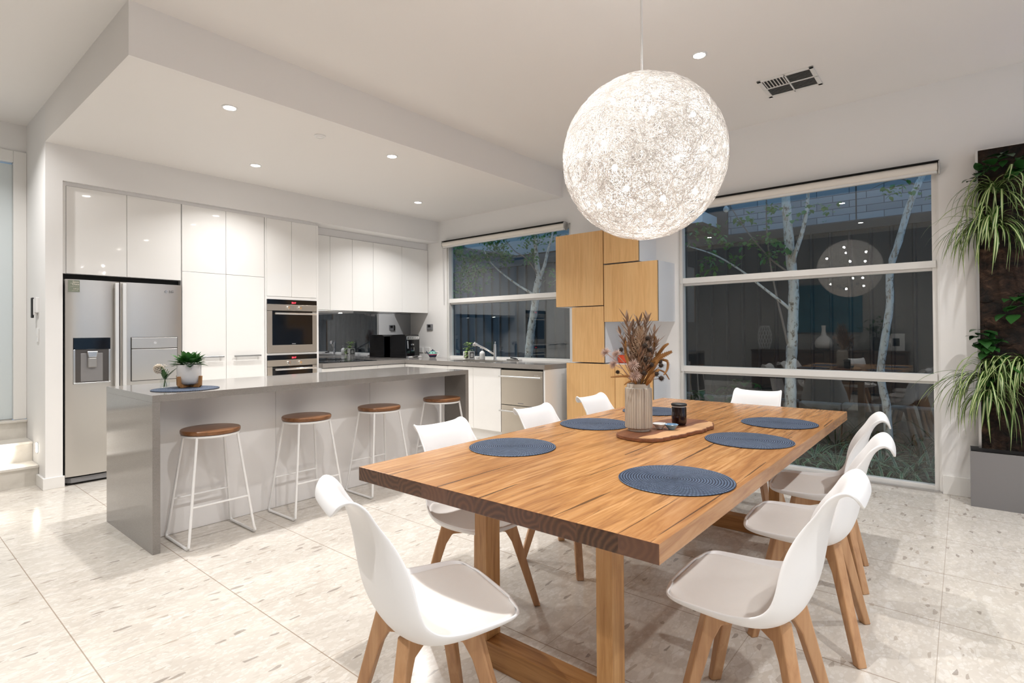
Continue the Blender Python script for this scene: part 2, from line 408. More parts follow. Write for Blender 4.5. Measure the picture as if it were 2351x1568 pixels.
def marble():
    k = N('pale_step_stone'); v = k.obj(); f = k.noise(v, 5, 6, .6, 1); k.col(k.ramp(f, [(.3, (.60, .57, .52)), (.7, (.74, .71, .66))])); k.b.inputs['Roughness'].default_value = .25; return k.m
M['marble'] = marble()
M['frost'] = plain('pale_frosted_glass_door', (.66, .72, .74), .25)

def wire():
    k = N('pale_wire'); k.b.inputs['Base Color'].default_value = (.78, .755, .73, 1); k.b.inputs['Roughness'].default_value = .4; k.b.inputs['Metallic'].default_value = 0.0
    tr = k.n('ShaderNodeBsdfTranslucent'); tr.inputs['Color'].default_value = (.85, .82, .78, 1); mx = k.n('ShaderNodeMixShader'); mx.inputs[0].default_value = .22
    k.l(k.b.outputs[0], mx.inputs[1]); k.l(tr.outputs[0], mx.inputs[2]); k.l(mx.outputs[0], k.out.inputs[0]); return k.m
M['wire'] = wire()

def glass(name, tint, f0=1.65):
    k = N(name); k.t.nodes.remove(k.b)
    fr = k.n('ShaderNodeFresnel'); ge = k.n('ShaderNodeNewGeometry')
    k.l(k.math('MULTIPLY_ADD', ge.outputs['Backfacing'], 1 / f0 - f0, f0), fr.inputs['IOR'])
    t = k.n('ShaderNodeBsdfTransparent'); t.inputs[0].default_value = (*tint, 1); g = k.n('ShaderNodeBsdfGlossy'); g.inputs['Roughness'].default_value = .0
    g.inputs[0].default_value = (1, 1, 1, 1)
    mx = k.n('ShaderNodeMixShader'); k.l(fr.outputs[0], mx.inputs[0]); k.l(t.outputs[0], mx.inputs[1]); k.l(g.outputs[0], mx.inputs[2]); k.l(mx.outputs[0], k.out.inputs[0]); return k.m
M['glass'] = glass('window_glass', (.94, .97, .97))
M['jarglass'] = glass('clear_jar_glass', (.93, .96, .95))
M['brownglass'] = plain('dark_amber_glass', (.014, .003, .002), .1)
M['ceram'] = plain('white_ceramic', (.80, .80, .79), .2)
M['potwhite'] = speck('matt_white_pot', (.74, .73, .72), (.80, .79, .78), .6, 40)
M['bluec'] = plain('blue_glazed_ceramic', (.16, .30, .46), .15)
M['redc'] = plain('orange_red_glaze', (.70, .085, .03), .25)
def vasemat():
    k = N('streaked_stone_glaze'); v = k.obj((1, 1, .035)); f = k.noise(v, 60, 4, .6, 0)
    m = k.ramp(f, [(.50, (0, 0, 0)), (.72, (.85, .85, .85))])
    k.col(k.mix(m, (.50, .455, .39), (.23, .185, .16))); k.b.inputs['Roughness'].default_value = .65; return k.m
M['vase'] = vasemat()
M['dry1'] = speck('dried_taupe_leaf', (.38, .265, .19), (.20, .125, .085), .7, 30, 1)
M['dry2'] = speck('dried_mustard_leaf', (.40, .20, .05), (.20, .08, .02), .65, 40, 1)
M['dry3'] = speck('pale_pink_straw', (.62, .48, .42), (.45, .32, .27), .7, 60, 1)
M['dry4'] = plain('dark_thistle', (.035, .022, .015), .8)
M['dry5'] = speck('cream_banksia', (.66, .50, .36), (.34, .21, .13), .8, 70, 1)
M['petal'] = plain('cream_petals', (.80, .74, .66), .55)
M['stem'] = plain('green_stem', (.05, .13, .03), .5)
M['card'] = plain('sage_card', (.20, .225, .175), .6)
M['teal'] = plain('mint_glaze', (.25, .52, .44), .2)
M['navy'] = plain('navy_glaze', (.02, .025, .07), .2)
M['magenta'] = plain('magenta_glaze', (.42, .03, .10), .2)
M['paintblue'] = speck('dark_blue_canvas', (.005, .06, .10), (.05, .19, .26), .5, 3, 1)

# ------------------------------------------------------------------ the setting
XW = 5.38; CZ = 3.2; KZ = 2.88; YF = 5.84; YB = 6.48; XL = -1.95; YR = -3.6
struct(B(XL, 5.52, YR, 6.62, -.1, 0).build('floor', M['floor']))
struct(B(XL, 5.52, YR, 6.75, CZ, CZ + .1).build('ceiling', M['ceil']))
struct(B(.994, XW, 3.67, YF, KZ, CZ).build('ceiling_kitchen', M['ceil']))
struct(B(.994, XW, YF, 6.62, 2.583, CZ).build('wall_bulkhead', M['wall']))
struct(B(.994, 1.108, YF, 6.62, 0, 2.583).build('wall_pillar', M['wall']))
struct(B(1.108, 5.52, YB, 6.62, 0, 2.583).build('wall_kitchen', M['wall']))
w = MB()
for y0, y1, z0, z1 in ((YR, .14, 0, CZ), (.14, 2.252, 2.56, CZ), (2.252, 3.552, 0, CZ), (3.552, 5.682, 0, .905), (3.552, 5.682, 2.56, CZ), (5.682, YB, 0, CZ)):
    w.box(XW, 5.52, y0, y1, z0, z1)
struct(w.build('wall_window', M['wall']))
struct(MB().box(XL, -.2, 6.62, 6.75, 0, CZ).box(-.2, .994, 6.62, 6.75, 2.95, CZ).box(-.2, .994, 6.62, 6.75, 0, .5).build('wall_hall', M['wall']))
struct(B(XL - .1, XL, YR, 6.75, 0, CZ).build('wall_left', paint('warm_grey_wall_paint', (.36, .35, .34))))
struct(MB().box(XL - .1, -1.2, YR - .1, YR, 0, CZ).box(4.6, 5.52, YR - .1, YR, 0, CZ).box(-1.2, 4.6, YR - .1, YR, 2.7, CZ).box(-1.2, 1.2, YR - .1, YR, 0, 2.7).build('wall_rear', M['wall']))
rd = sempty('window_3')
for i in range(2):
    xa = 1.2 + i * 1.7; xb = xa + 1.7
    MB().box(xa, xa + .05, YR - .08, YR - .03, 0, 2.7).box(xb - .05, xb, YR - .08, YR - .03, 0, 2.7).box(xa + .05, xb - .05, YR - .08, YR - .03, 0, .06).box(xa + .05, xb - .05, YR - .08, YR - .03, 2.64, 2.7).build('window_frame', M['frame'], rd)
    B(xa + .045, xb - .045, YR - .06, YR - .052, .055, 2.645).build('window_pane', M['glass'], rd)
struct(MB().box(.976, 1.118, 5.824, YF, 0, .095).box(.976, .994, YF, 6.09, 0, .095).build('baseboard_pillar', M['trim'], bev=.003))
struct(MB().box(5.362, XW, YR, .135, 0, .145).build('baseboard_window', M['trim'], bev=.003))
struct(B(XL, XL + .016, YR, 6.0, 0, .12).build('baseboard_left', M['trim'], bev=.003))
# hall steps, door
st = sempty('steps')
for z0, z1, y in ((0, .172, 6.09), (.172, .345, 6.335), (.345, .512, 6.59)):
    B(XL, .992, y, 6.62, z0, z1 - .022).build('riser', M['marble'], st)
    B(XL, .993, y - .02, 6.62, z1 - .022, z1).build('tread', M['marble'], st, bev=.004)
d = sempty('door_1')
MB().box(.903, .9936, 6.60, 6.72, .514, 2.95).box(-.2, .903, 6.60, 6.72, 2.845, 2.95).box(-.2, -.115, 6.60, 6.72, .514, 2.845).build('door_frame', M['trim'], d, bev=.004)
B(-.115, .9028, 6.655, 6.695, .52, 2.835).build('door_leaf', M['frost'], d, bev=.003)
B(-.115, .903, 6.66, 6.72, .505, .518).build('threshold', M['marble'], d)

# windows
def window(name, y0, y1, z0, z1, trans, fw=.045):
    r = sempty(name); xa, xb = 5.405, 5.475; xg = 5.445
    f = MB()
    f.box(xa, xb, y0, y0 + fw, z0, z1).box(xa, xb, y1 - fw, y1, z0, z1).box(xa, xb, y0 + fw, y1 - fw, z0, z0 + fw).box(xa, xb, y0 + fw, y1 - fw, z1 - fw, z1)
    f.build('window_frame', M['frame'], r, bev=.002)
    # thin outer bead standing proud of the frame, as on the jambs in the photo
    MB().box(5.381, xa, y0, y0 + .012, z0, z1).box(5.381, xa, y1 - .012, y1, z0, z1).box(5.381, xa, y1 - .05, y1 - .042, z0, z1).build('jamb_bead', M['frame'], r)
    zs = [z0 + fw]
    for a, b in trans:
        MB().box(xa - .012, xb, y0 + .02, y1 - .02, a + .022, b).box(xa + .012, xb, y0 + .03, y1 - .03, a, a + .022).build('transom', M['frame'], r, bev=.002)
        zs += [a, b]
    zs.append(z1 - fw)
    for i in range(0, len(zs), 2):
        B(xg, xg + .008, y0 + fw - .01, y1 - fw + .01, zs[i] - .005, zs[i + 1] + .005).build('window_pane', M['glass'], r)
    return r
window('window_1', 3.552, 5.682, .905, 2.56, [(1.675, 1.755)])
window('window_2', .14, 2.252, 0.0, 2.56, [(.842, .920), (1.735, 1.812)])
struct(B(5.382, 5.404, 3.553, 5.681, .905, .918).build('trim_1', M['frame']))
struct(B(5.372, 5.404, .141, 2.251, 0.0, .012).build('trim_2', M['alu']))

def blind(label, y0, y1, zc, chain_y, group):
    t = thing('roller_blind', label, 'blind', (5.345, (y0 + y1) / 2, zc), 0, group)
    MB().tube([(5.338, y0 + .012, zc), (5.338, y1 - .012, zc)], .034, 20).build('fabric_roll', M['blind'], t, smooth=40)
    MB().box(5.315, 5.352, y0 + .014, y1 - .014, zc - .052, zc - .030).build('bottom_rail', M['frame'], t, bev=.004)
    MB().box(5.318, 5.322, y0 + .014, y1 - .014, zc - .035, zc - .012).build('fabric_drop', M['blind'], t)
    for y in (y0, y1 - .006):
        MB().prism([(5.379, zc - .055), (5.379, zc + .042), (5.305, zc + .042), (5.298, zc + .02), (5.298, zc - .03), (5.32, zc - .055)], (y, y + .006), lambda a, b, c: (a, c, b)).build('bracket', M['alu'] if y == y0 else M['frame'], t)
    MB().box(5.30, 5.379, y0, y1, zc + .0405, zc + .0435).build('head_strip', M['gap'], t)
    if chain_y:
        MB().tube([(5.345, chain_y - .012, zc - .03), (5.36, chain_y - .012, zc - .8), (5.36, chain_y - .006, zc - .86), (5.36, chain_y, zc - .8), (5.345, chain_y, zc - .03)], .0022, 5).build('pull_chain', M['alu'], t)
    return t
blind('cream roller blind rolled up above the kitchen sink window', 3.60, 5.70, 2.530, 5.715, 'roller blinds')
blind('cream roller blind rolled up above the tall window by the dining table', .13, 2.26, 2.530, 0, 'roller blinds')

# ------------------------------------------------------------------ ceiling fittings
lights = []
def area(x, y, z, p, size=.07, spread=130, col=(1, .98, .955)):
    L = bpy.data.lights.new('downlight_lamp', 'AREA'); L.shape = 'DISK'; L.size = size; L.energy = p; L.color = col; L.spread = math.radians(spread)
    o = bpy.data.objects.new('downlight_lamp', L); C.objects.link(o); o.location = (x, y, z); return o
def downlight(x, y, z, label, p, group='recessed downlights'):
    t = thing('ceiling_downlight', label, 'ceiling light', (x, y, z), 0, group)
    MB().lathe([(.052, 0), (.052, -.004), (.047, -.007), (.040, -.006), (.038, 0)], 28, (x, y, z), False, False).build('trim_ring', M['whitepl'], t, smooth=40)
    MB().lathe([(.0395, -.001), (.0395, -.0045)], 28, (x, y, z)).build('lens', M['led'], t)
    o = area(x, y, z - .012, p); return t
PW = 25.5
downlight(1.685, 3.985, KZ, 'recessed round ceiling downlight nearest the camera, over the left end of the island', PW * .85)
downlight(2.42, 5.165, KZ, 'recessed round ceiling downlight in front of the pantry doors', PW * .66)
downlight(3.10, 3.975, KZ, 'recessed round ceiling downlight just behind the bulkhead edge, over the far half of the island', PW * 1.0)
downlight(4.40, 5.14, KZ, 'recessed round ceiling downlight nearest the kitchen corner and sink window', PW * 1.05)
downlight(3.756, 1.40, CZ, 'recessed round ceiling downlight beside the globe pendant, in the higher ceiling', PW)
# the same fittings carry on over the part of the room behind the viewpoint
for i, (x, y) in enumerate([(3.75, -1.0), (1.3, -1.0), (-.6, 1.4), (-.7, -1.0), (1.3, -2.8), (3.75, -2.8), (-.3, 4.0), (.35, 5.6), (1.35, 1.4)]):
    o = bpy.data.objects; 
    downlight(x, y, CZ, 'recessed round ceiling downlight over the living area outside the view', PW * (.75 if y > 3.5 else 1.0))
t = thing('smoke_detector', 'small round white ceiling sensor between the kitchen downlights', 'smoke detector', (2.40, 3.985 + .02, KZ))
MB().lathe([(.045, 0), (.045, -.008), (.036, -.013), (.012, -.014)], 24, (2.40, 4.005, KZ)).build('cover', M['whitepl'], t, smooth=30)
MB().lathe([(.03, -.0135), (.03, -.0155), (.027, -.0155), (.027, -.0135)], 24, (2.40, 4.005, KZ), False, False).build('ring', M['trim'], t)

vx0, vx1, vy0, vy1 = 4.445, 4.82, .825, 1.215
t = thing('air_vent', 'square white ceiling air vent with four louvred quarters', 'air vent', (4.632, 1.02, CZ))
f = MB()
f.box(vx0, vx1, vy0, vy0 + .03, CZ - .008, CZ).box(vx0, vx1, vy1 - .03, vy1, CZ - .008, CZ).box(vx0, vx0 + .03, vy0, vy1, CZ - .008, CZ).box(vx1 - .03, vx1, vy0, vy1, CZ - .008, CZ)
f.box(4.627, 4.638, vy0, vy1, CZ - .008, CZ).box(vx0, vx1, 1.015, 1.026, CZ - .008, CZ)
f.build('vent_frame', M['frame'], t, bev=.002)
B(vx0 + .02, vx1 - .02, vy0 + .02, vy1 - .02, CZ - .0015, CZ - .0005).build('duct_opening', M['blkm'], t)
lv = MB()
for qx, qy in ((0, 0), (1, 0), (0, 1), (1, 1)):
    ax0, ax1 = ((vx0 + .03, 4.627), (4.638, vx1 - .03))[qx]; ay0, ay1 = ((vy0 + .03, 1.015), (1.026, vy1 - .03))[qy]
    n = 7
    for i in range(n):
        if (qx, qy) == (0, 1):
            y = ay0 + (i + .5) * (ay1 - ay0) / n
            lv.prism([(y - .006, CZ - .008), (y - .004, CZ - .008), (y + .006, CZ - .0015), (y + .004, CZ - .0015)], (ax0, ax1), lambda a, b, c: (c, a, b))
        else:
            x = ax0 + (i + .5) * (ax1 - ax0) / n
            lv.prism([(x - .006, CZ - .008), (x - .004, CZ - .008), (x + .006, CZ - .0015), (x + .004, CZ - .0015)], (ay0, ay1), lambda a, b, c: (a, c, b))
lv.build('louvres', M['frame'], t)

# ------------------------------------------------------------------ globe pendant
random.seed(7)
PC = Vector((2.40, 1.17, 2.097)); PR = .378
t = thing('globe_pendant', 'large round pendant lamp of tangled pale wire hanging over the dining table', 'pendant lamp', tuple(PC))
def strands(n, seed, r0, seglen, nseg, rw):
    rnd = random.Random(seed); mb = MB()
    for i in range(n):
        z = rnd.uniform(-1, 1); a = rnd.uniform(0, 2 * PI); p = Vector((math.sqrt(1 - z * z) * math.cos(a), math.sqrt(1 - z * z) * math.sin(a), z))
        d = p.orthogonal().normalized(); d.rotate(Matrix.Rotation(rnd.uniform(0, 2 * PI), 3, p)); k = rnd.uniform(-.5, .5); rad = r0 * rnd.uniform(.975, 1.01); pts = []
        for j in range(rnd.randint(nseg // 2, nseg)):
            pts.append(PC + p * (rad + .004 * math.sin(j * .7 + i)))
            k += rnd.uniform(-.35, .35); k *= .85
            d.rotate(Matrix.Rotation(k, 3, p)); p = (p + d * (seglen / r0)).normalized(); d = (d - p * d.dot(p)).normalized()
        if len(pts) > 2: mb.tube(pts, rw, 3, cap=False)
    return mb
strands(1500, 3, PR, .024, 34, .00095).build('wire_shade', M['wire'], t, smooth=80)
MB().tube([PC + Vector((0, 0, PR - .02)), (PC.x, PC.y, CZ)], .0035, 8).build('cord', M['whitepl'], t, smooth=60)
MB().tube([PC + Vector((.014, .014, PR - .02)), (PC.x + .012, PC.y + .012, CZ)], .001, 6).build('suspension_wire', M['alu'], t)
MB().lathe([(.06, 0), (.06, -.02), (.012, -.03)], 24, (PC.x, PC.y, CZ)).build('ceiling_rose', M['whitepl'], t, smooth=40)
arms = MB()
for i in range(14):
    z = 1 - 2 * (i + .5) / 14; a = i * 2.39996 + .4
    dr = Vector((math.sqrt(1 - z * z) * math.cos(a), math.sqrt(1 - z * z) * math.sin(a), z))
    arms.tube([PC + dr * .31, PC + dr * (PR - .002)], .0012, 4)
    MB().ball(PC + dr * .30, .013, 8, 6).build('bulb', M['bulb'], t)
arms.build('lamp_wires', M['alu'], t)


# ------------------------------------------------------------------ kitchen
GL = M['gloss']; YD = 5.868   # front plane of the tall doors
def door(name, x0, x1, z0, z1, par, yf=YD, th=.02, mat=None):
    return B(x0 + .0015, x1 - .0015, yf, yf + th, z0 + .0015, z1 - .0015).build(name, mat or GL, par, bev=.0015)
def pull(par, x0, x1, z, yf=YD):
    m = MB().box(x0, x1, yf - .034, yf - .022, z - .009, z + .009)
    for x in (x0 + .03, x1 - .03): m.box(x - .005, x + .005, yf - .024, yf, z - .004, z + .004)
    return m.build('handle', M['alu'], par, bev=.0015)
# over-fridge cabinet
t = thing('overhead_cabinet', 'white gloss two-door cabinet above the refrigerator', 'cabinet', (1.56, 6.15, 1.80), 0, 'tall white kitchen cabinets')
B(1.11, 2.019, YD + .021, 6.47, 1.80, 2.55).build('carcass', M['carc'], t)
B(1.109, 1.134, YD + .004, YD + .02, 1.80, 2.58).build('filler_strip', GL, t)
door('door', 1.135, 1.573, 1.80, 2.55, t); door('door', 1.573, 2.02, 1.80, 2.55, t)
B(1.135, 3.46, YD + .012, YD + .02, 2.552, 2.582).build('top_filler', M['satin'], t)
# pantry
t = thing('pantry_cabinet', 'tall white gloss pantry with four doors beside the refrigerator', 'cabinet', (2.43, 6.15, 0), 0, 'tall white kitchen cabinets')
B(2.021, 2.848, YD + .021, 6.47, .1, 2.55).build('carcass', M['carc'], t)
B(2.021, 2.848, YD + .05, YD + .06, 0, .1).build('kickboard', GL, t)
for x0, x1 in ((2.027, 2.44), (2.44, 2.842)):
    door('door', x0, x1, 1.893, 2.55, t); q = door('door', x0, x1, .1, 1.893, t); pull(q, x0 + (.17 if x0 < 2.2 else .07), x1 - (.03 if x0 < 2.2 else .05), 1.045)
# oven tower
t = thing('oven_tower_cabinet', 'tall white gloss cabinet column that houses the two ovens', 'cabinet', (3.17, 6.15, 0), 0, 'tall white kitchen cabinets')
MB().box(2.849, 2.867, YD + .002, 6.47, 0, 2.55).box(3.462, 3.488, YD + .002, 6.47, 0, 2.55).box(2.867, 3.462, YD + .03, 6.47, 1.665, 2.55).box(2.867, 3.462, 6.42, 6.47, .1, 1.665).box(2.867, 3.462, YD + .002, 6.42, 1.038, 1.062).box(2.867, 3.462, YD + .002, 6.42, .56, .58).build('carcass', GL, t, bev=.001)
door('door', 2.867, 3.155, 1.69, 2.55, t); door('door', 3.155, 3.462, 1.69, 2.55, t)
B(2.867, 3.462, YD + .003, YD + .02, 1.659, 1.689).build('rail', GL, t)
q = door('drawer', 2.867, 3.462, .1, .335, t); q = door('drawer', 2.867, 3.462, .335, .56, t)
B(2.867, 3.462, YD + .05, YD + .06, 0, .1).build('kickboard', GL, t)

def oven(label, z0, z1, full):
    t = thing('wall_oven', label, 'oven', (3.165, 6.1, z0), 0, 'built-in ovens')
    x0, x1 = 2.869, 3.460; yf = YD - .008
    B(x0 + .01, x1 - .01, YD + .022, 6.38, z0 + .004, z1 - .004).build('body', M['gap'], t)
    B(x0, x1, yf, YD + .02, z1 - .052, z1).build('display_strip', M['blk'], t, bev=.001)
    cp = B(x0, x1, yf - .003, YD + .02, z1 - .122, z1 - .053).build('control_panel', M['steelw'], t, bev=.001)
    xc = (x0 + x1) / 2 + .01
    text('20:17', .024, M['reddigit'], 'clock_digits', t, Matrix.Translation((xc, yf - .0006, z1 - .032)) @ Matrix.Rotation(PI / 2, 4, 'X'))
    for dx in (-.07, .07):
        MB().tube([(xc + dx, yf - .003, z1 - .088), (xc + dx, yf - .022, z1 - .088), (xc + dx, yf - .026, z1 - .088)], [.021, .019, .015], 20).build('knob', M['chrome'], cp, smooth=30)
    bt = MB()
    for i in range(3):
        for j in range(2): bt.box(xc - .024 + i * .02, xc - .014 + i * .02, yf - .0055, yf - .003, z1 - .100 + j * .018, z1 - .092 + j * .018)
    bt.build('buttons', M['alu'], cp)
    dz1 = z1 - .126
    dr = MB().box(x0, x0 + .055, yf, YD + .02, z0, dz1).box(x1 - .055, x1, yf, YD + .02, z0, dz1).box(x0 + .055, x1 - .055, yf, YD + .02, z0, z0 + .085).build('door', M['steelw'], t, bev=.001)
    B(x0 + .055, x1 - .055, yf + .001, YD + .02, z0 + .085, dz1).build('door_glass', M['blk'], dr, bev=.001)
    h = MB().cyl((x0 + .07, yf - .045, dz1 - .03), (x1 - .03, yf - .045, dz1 - .03), .011, 14)
    for x in (x0 + .09, x1 - .05): h.cyl((x, yf - .045, dz1 - .03), (x, yf, dz1 - .03), .006, 8)
    h.build('handle', M['chrome'], dr, smooth=40)
    if full: B(xc - .022, xc + .022, yf - .0004, yf + .001, z0 + .094, z0 + .102).build('badge', M['alu'], dr)
    return t
oven('stainless steel oven at eye level with red clock digits, the upper of the two', 1.064, 1.656, True)
oven('stainless steel compact oven, lower of the two, half hidden by the island', .582, 1.036, False)

# refrigerator
FX0, FX1, FM = 1.122, 2.010, 1.507
t = thing('refrigerator', 'stainless side-by-side refrigerator with water dispenser left of the pantry', 'refrigerator', (1.566, 6.15, 0))
B(FX0 + .006, FX1 - .006, YF + .05, 6.46, .03, 1.752).build('body', M['gap'], t)
B(1.109, 2.019, YF + .10, YF + .11, 1.752, 1.798).build('top_gap', M['gap'], t)
yfr = 5.815
def fdoor(x0, x1):
    # gently crowned door front
    pts = []; n = 14
    for i in range(n + 1):
        u = i / n; pts.append((x0 + (x1 - x0) * u, yfr + .012 * (2 * u - 1) ** 4 + .006 * (2 * u - 1) ** 2))
    poly = pts + [(x1, YF + .048), (x0, YF + .048)]
    return MB().prism(poly, (.075, 1.75), lambda a, b, c: (a, b, c)).build('door', M['steel'], t, smooth=25, bev=0)
dl = fdoor(FX0, FM - .004); dr = fdoor(FM + .004, FX1)
for q, x0, x1 in ((dl, FM - .046, FM - .016), (dr, FM + .010, FM + .040)):
    MB().box(x0, x1, yfr - .038, yfr - .020, .50, 1.735).box(x0 + .004, x1 - .004, yfr - .022, yfr + .006, 1.69, 1.735).box(x0 + .004, x1 - .004, yfr - .022, yfr + .006, .50, .54).build('handle', M['silver'], q, bev=.004)
yd = yfr - .0015
B(1.172, 1.434, yd - .004, yd + .01, 1.150, 1.252).build('dispenser_display', M['blk'], dl, bev=.003)
MB().box(1.172, 1.186, yd - .004, yd + .012, .862, 1.150).box(1.420, 1.434, yd - .004, yd + .012, .862, 1.150).box(1.172, 1.434, yd - .012, yd + .012, .855, .868).build('dispenser_surround', M['alu'], dl, bev=.002)
B(1.186, 1.420, yd - .001, yd + .006, .868, 1.150).build('dispenser_recess', plain('dispenser_grey', (.10, .09, .085), .35, .5), dl)
B(1.222, 1.378, yd - .004, yd, .875, 1.118).build('dispenser_back', plain('dispenser_back_grey', (.26, .25, .25), .4, .4), dl, bev=.006)
MB().prism([(1.262, 1.135), (1.338, 1.135), (1.328, 1.082), (1.272, 1.082)], (yd - .03, yd), lambda a, b, c: (a, c, b)).build('spout', M['alu'], dl, bev=.004)
B(1.268, 1.332, yd - .024, yd - .008, .995, 1.080).build('paddle', plain('paddle_grey', (.32, .31, .30), .3, .3), dl, bev=.008)
B(1.588, 1.968, yd - .002, yd + .01, .852, 1.252).build('bar_gap', M['gap'], dr)
B(1.592, 1.964, yd - .006, yd, 1.150, 1.248).build('bar_door_top', M['steel'], dr, bev=.002)
B(1.592, 1.964, yd - .006, yd, .857, 1.143).build('bar_door', M['steel'], dr, bev=.002)
MB().tube([(1.778, yd - .006, 1.20), (1.778, yd - .009, 1.20)], .012, 20).build('bar_emblem', M['chrome'], dr)
lg = MB().tube([(1.872, yd + .004, 1.683), (1.872, yd - .002, 1.683)], .0135, 24).build('logo_disc', M['alu'], dr)
MB().tube([(1.872 + .0095 * math.cos(a), yd - .0026, 1.683 + .0095 * math.sin(a)) for a in [PI * .5 + i * 1.5 * PI / 14 for i in range(15)]] + [(1.873, yd - .0026, 1.683)], .0012, 5).build('logo_face', M['gap'], dr)
text('LG', .032, plain('logo_grey', (.22, .22, .23), .3, .6), 'logo_letters', dr, Matrix.Translation((1.917, yd - .0005, 1.682)) @ Matrix.Rotation(PI / 2, 4, 'X'), .001)
MB().prism([(FX0, YF + .045), (FX0 + .04, YF - .005), (FX1 - .04, YF - .005), (FX1, YF + .045)], (.018, .062), lambda a, b, c: (a, b, c)).build('base_grille', M['greypl'], t, bev=.004)
B(FX0 + .02, FX1 - .02, YF + .03, YF + .4, 0, .03).build('feet', M['gap'], t)
t = thing('save_the_date_card', 'small sage green card with white lettering stuck on the left refrigerator door', 'card', (1.176, yfr, 1.645))
yc = yfr - .0005
B(1.138, 1.217, yc - .0012, yc - .0002, 1.643, 1.742).build('card', M['card'], t)
for s, x, z, sz in (('Save', 1.190, 1.727, .024), ('Date', 1.190, 1.708, .024), ('the', 1.160, 1.716, .010), ('to celebrate the wedding', 1.182, 1.688, .0058), ('2.09.22', 1.192, 1.669, .013), ('invitation to follow', 1.186, 1.655, .0055)):
    text(s, sz, M['petal'], 'lettering', t, Matrix.Translation((x, yc - .0016, z)) @ Matrix.Rotation(PI / 2, 4, 'X'), .0002)

# wall cabinets over the back bench
YU = 6.07; UB, UT = 1.565, 2.49
for lab, xs in (('white gloss wall cabinet nearest the oven tower, over the cooktop', (3.49, 3.768, 4.089)), ('white gloss wall cabinet in the middle of the run over the mirror splashback', (4.089, 4.412)), ('white gloss wall cabinet nearest the window corner, over the coffee machine', (4.412, 4.897, 5.375))):
    t = thing('wall_cabinet', lab, 'cabinet', ((xs[0] + xs[-1]) / 2, 6.27, UB), 0, 'wall cabinets over the back bench')
    B(xs[0] + .001, xs[-1] - .001, YU + .021, 6.47, UB + .002, UT).build('carcass', GL, t)
    for a, b in zip(xs, xs[1:]): door('door', a, b, UB, UT, t, YU)
tag(centre(B(3.49, 5.376, YU + .012, 6.47, UT + .003, 2.581).build('cabinet_filler', M['satin'])), 'white filler panel between the wall cabinets and the bulkhead', 'panel')
t = thing('range_hood', 'slim pull-out range hood under the wall cabinet over the cooktop', 'range hood', (3.80, 6.25, 1.535))
B(3.50, 4.10, YU + .01, 6.44, 1.537, 1.563).build('body', M['alu'], t, bev=.002)
B(3.50, 4.10, YU - .004, YU + .009, 1.538, 1.562).build('front_strip', M['alu'], t, bev=.002)
B(3.95, 3.98, YU + .07, YU + .10, 1.534, 1.538).build('lamp', M['led'], t)
area(3.965, YU + .085, 1.530, 3, .05)
tag(centre(B(3.49, 5.378, 6.468, 6.479, .921, 1.563).build('mirror_splashback', M['mirror'])), 'grey mirror splashback along the back bench', 'splashback')

# base cabinets and worktop
CT = .92; XF = 4.72; YBF = 5.80
t = thing('base_cabinet', 'white gloss drawer unit under the cooktop bench, seen over the island', 'cabinet', (4.1, 6.1, 0), 0, 'base cabinets')
B(3.49, XF + .02, YBF + .021, 6.46, .13, .868).build('carcass', M['carc'], t)
B(3.49, XF + .02, YBF + .06, YBF + .07, 0, .13).build('kickboard', GL, t)
for a, b in ((3.49, 3.88), (3.88, 4.278), (4.278, XF)):
    for z0, z1 in ((.13, .48), (.48, .68), (.68, .862)): door('drawer', a, b, z0, z1, t, YBF)
def wdoor(name, y0, y1, z0, z1, par, mat=None):
    return B(XF, XF + .02, y0 + .0015, y1 - .0015, z0 + .0015, z1 - .0015).build(name, mat or GL, par, bev=.0015)
for lab, ys in (('white gloss corner base cabinet left of the sink', (5.393, 5.798)), ('white gloss base cabinet below the potted plant at the sink', (4.968, 5.393)), ('white gloss base cabinet under the sink', (4.531, 4.968)), ('white gloss base cabinet right beside the dish drawers', (4.092, 4.531))):
    t = thing('base_cabinet', lab, 'cabinet', (5.05, sum(ys) / 2, 0), 0, 'base cabinets')
    B(XF + .021, 5.36, ys[0] + .001, ys[1] - .001, .13, .868 if 'corner' in lab else .70).build('carcass', M['carc'], t)
    wdoor('door', ys[0], ys[1], .13, .862, t)
    B(XF + .06, XF + .07, ys[0], ys[1], 0, .13).build('kickboard', GL, t)
t = thing('base_end_panel', 'white end panel closing the sink bench beside the dish drawers', 'panel', (5.04, 3.475, 0))
B(XF + .0, 5.36, 3.462, 3.484, 0, .868).build('panel', GL, t, bev=.001)
t = thing('dish_drawers', 'stainless steel double drawer dishwasher at the end of the sink bench', 'dishwasher', (5.04, 3.79, 0))
B(XF + .022, 5.34, 3.488, 4.088, .08, .866).build('body', M['gap'], t)
B(XF + .05, XF + .06, 3.488, 4.088, 0, .08).build('kickboard', M['blkm'], t)
for z0, z1, hz in ((.455, .846, .775), (.10, .448, .385)):
    q = B(XF - .002, XF + .02, 3.492, 4.085, z0, z1).build('drawer', M['steelw'], t, bev=.003)
    h = MB().cyl((XF - .035, 3.50, hz), (XF - .035, 4.09, hz), .009, 14)
    for y in (3.55, 4.03): h.cyl((XF - .035, y, hz), (XF, y, hz), .005, 8)
    h.build('handle', M['alu'], q, smooth=40)
    if z0 > .3:
        for i in range(3): MB().tube([(XF - .002, 3.56 + i * .02, hz + .025), (XF - .004, 3.56 + i * .02, hz + .025)], .0035, 10).build('indicator', M['whitepl'], q)
        B(XF - .0026, XF - .002, 3.76, 3.84, .475, .483).build('badge', M['greypl'], q)
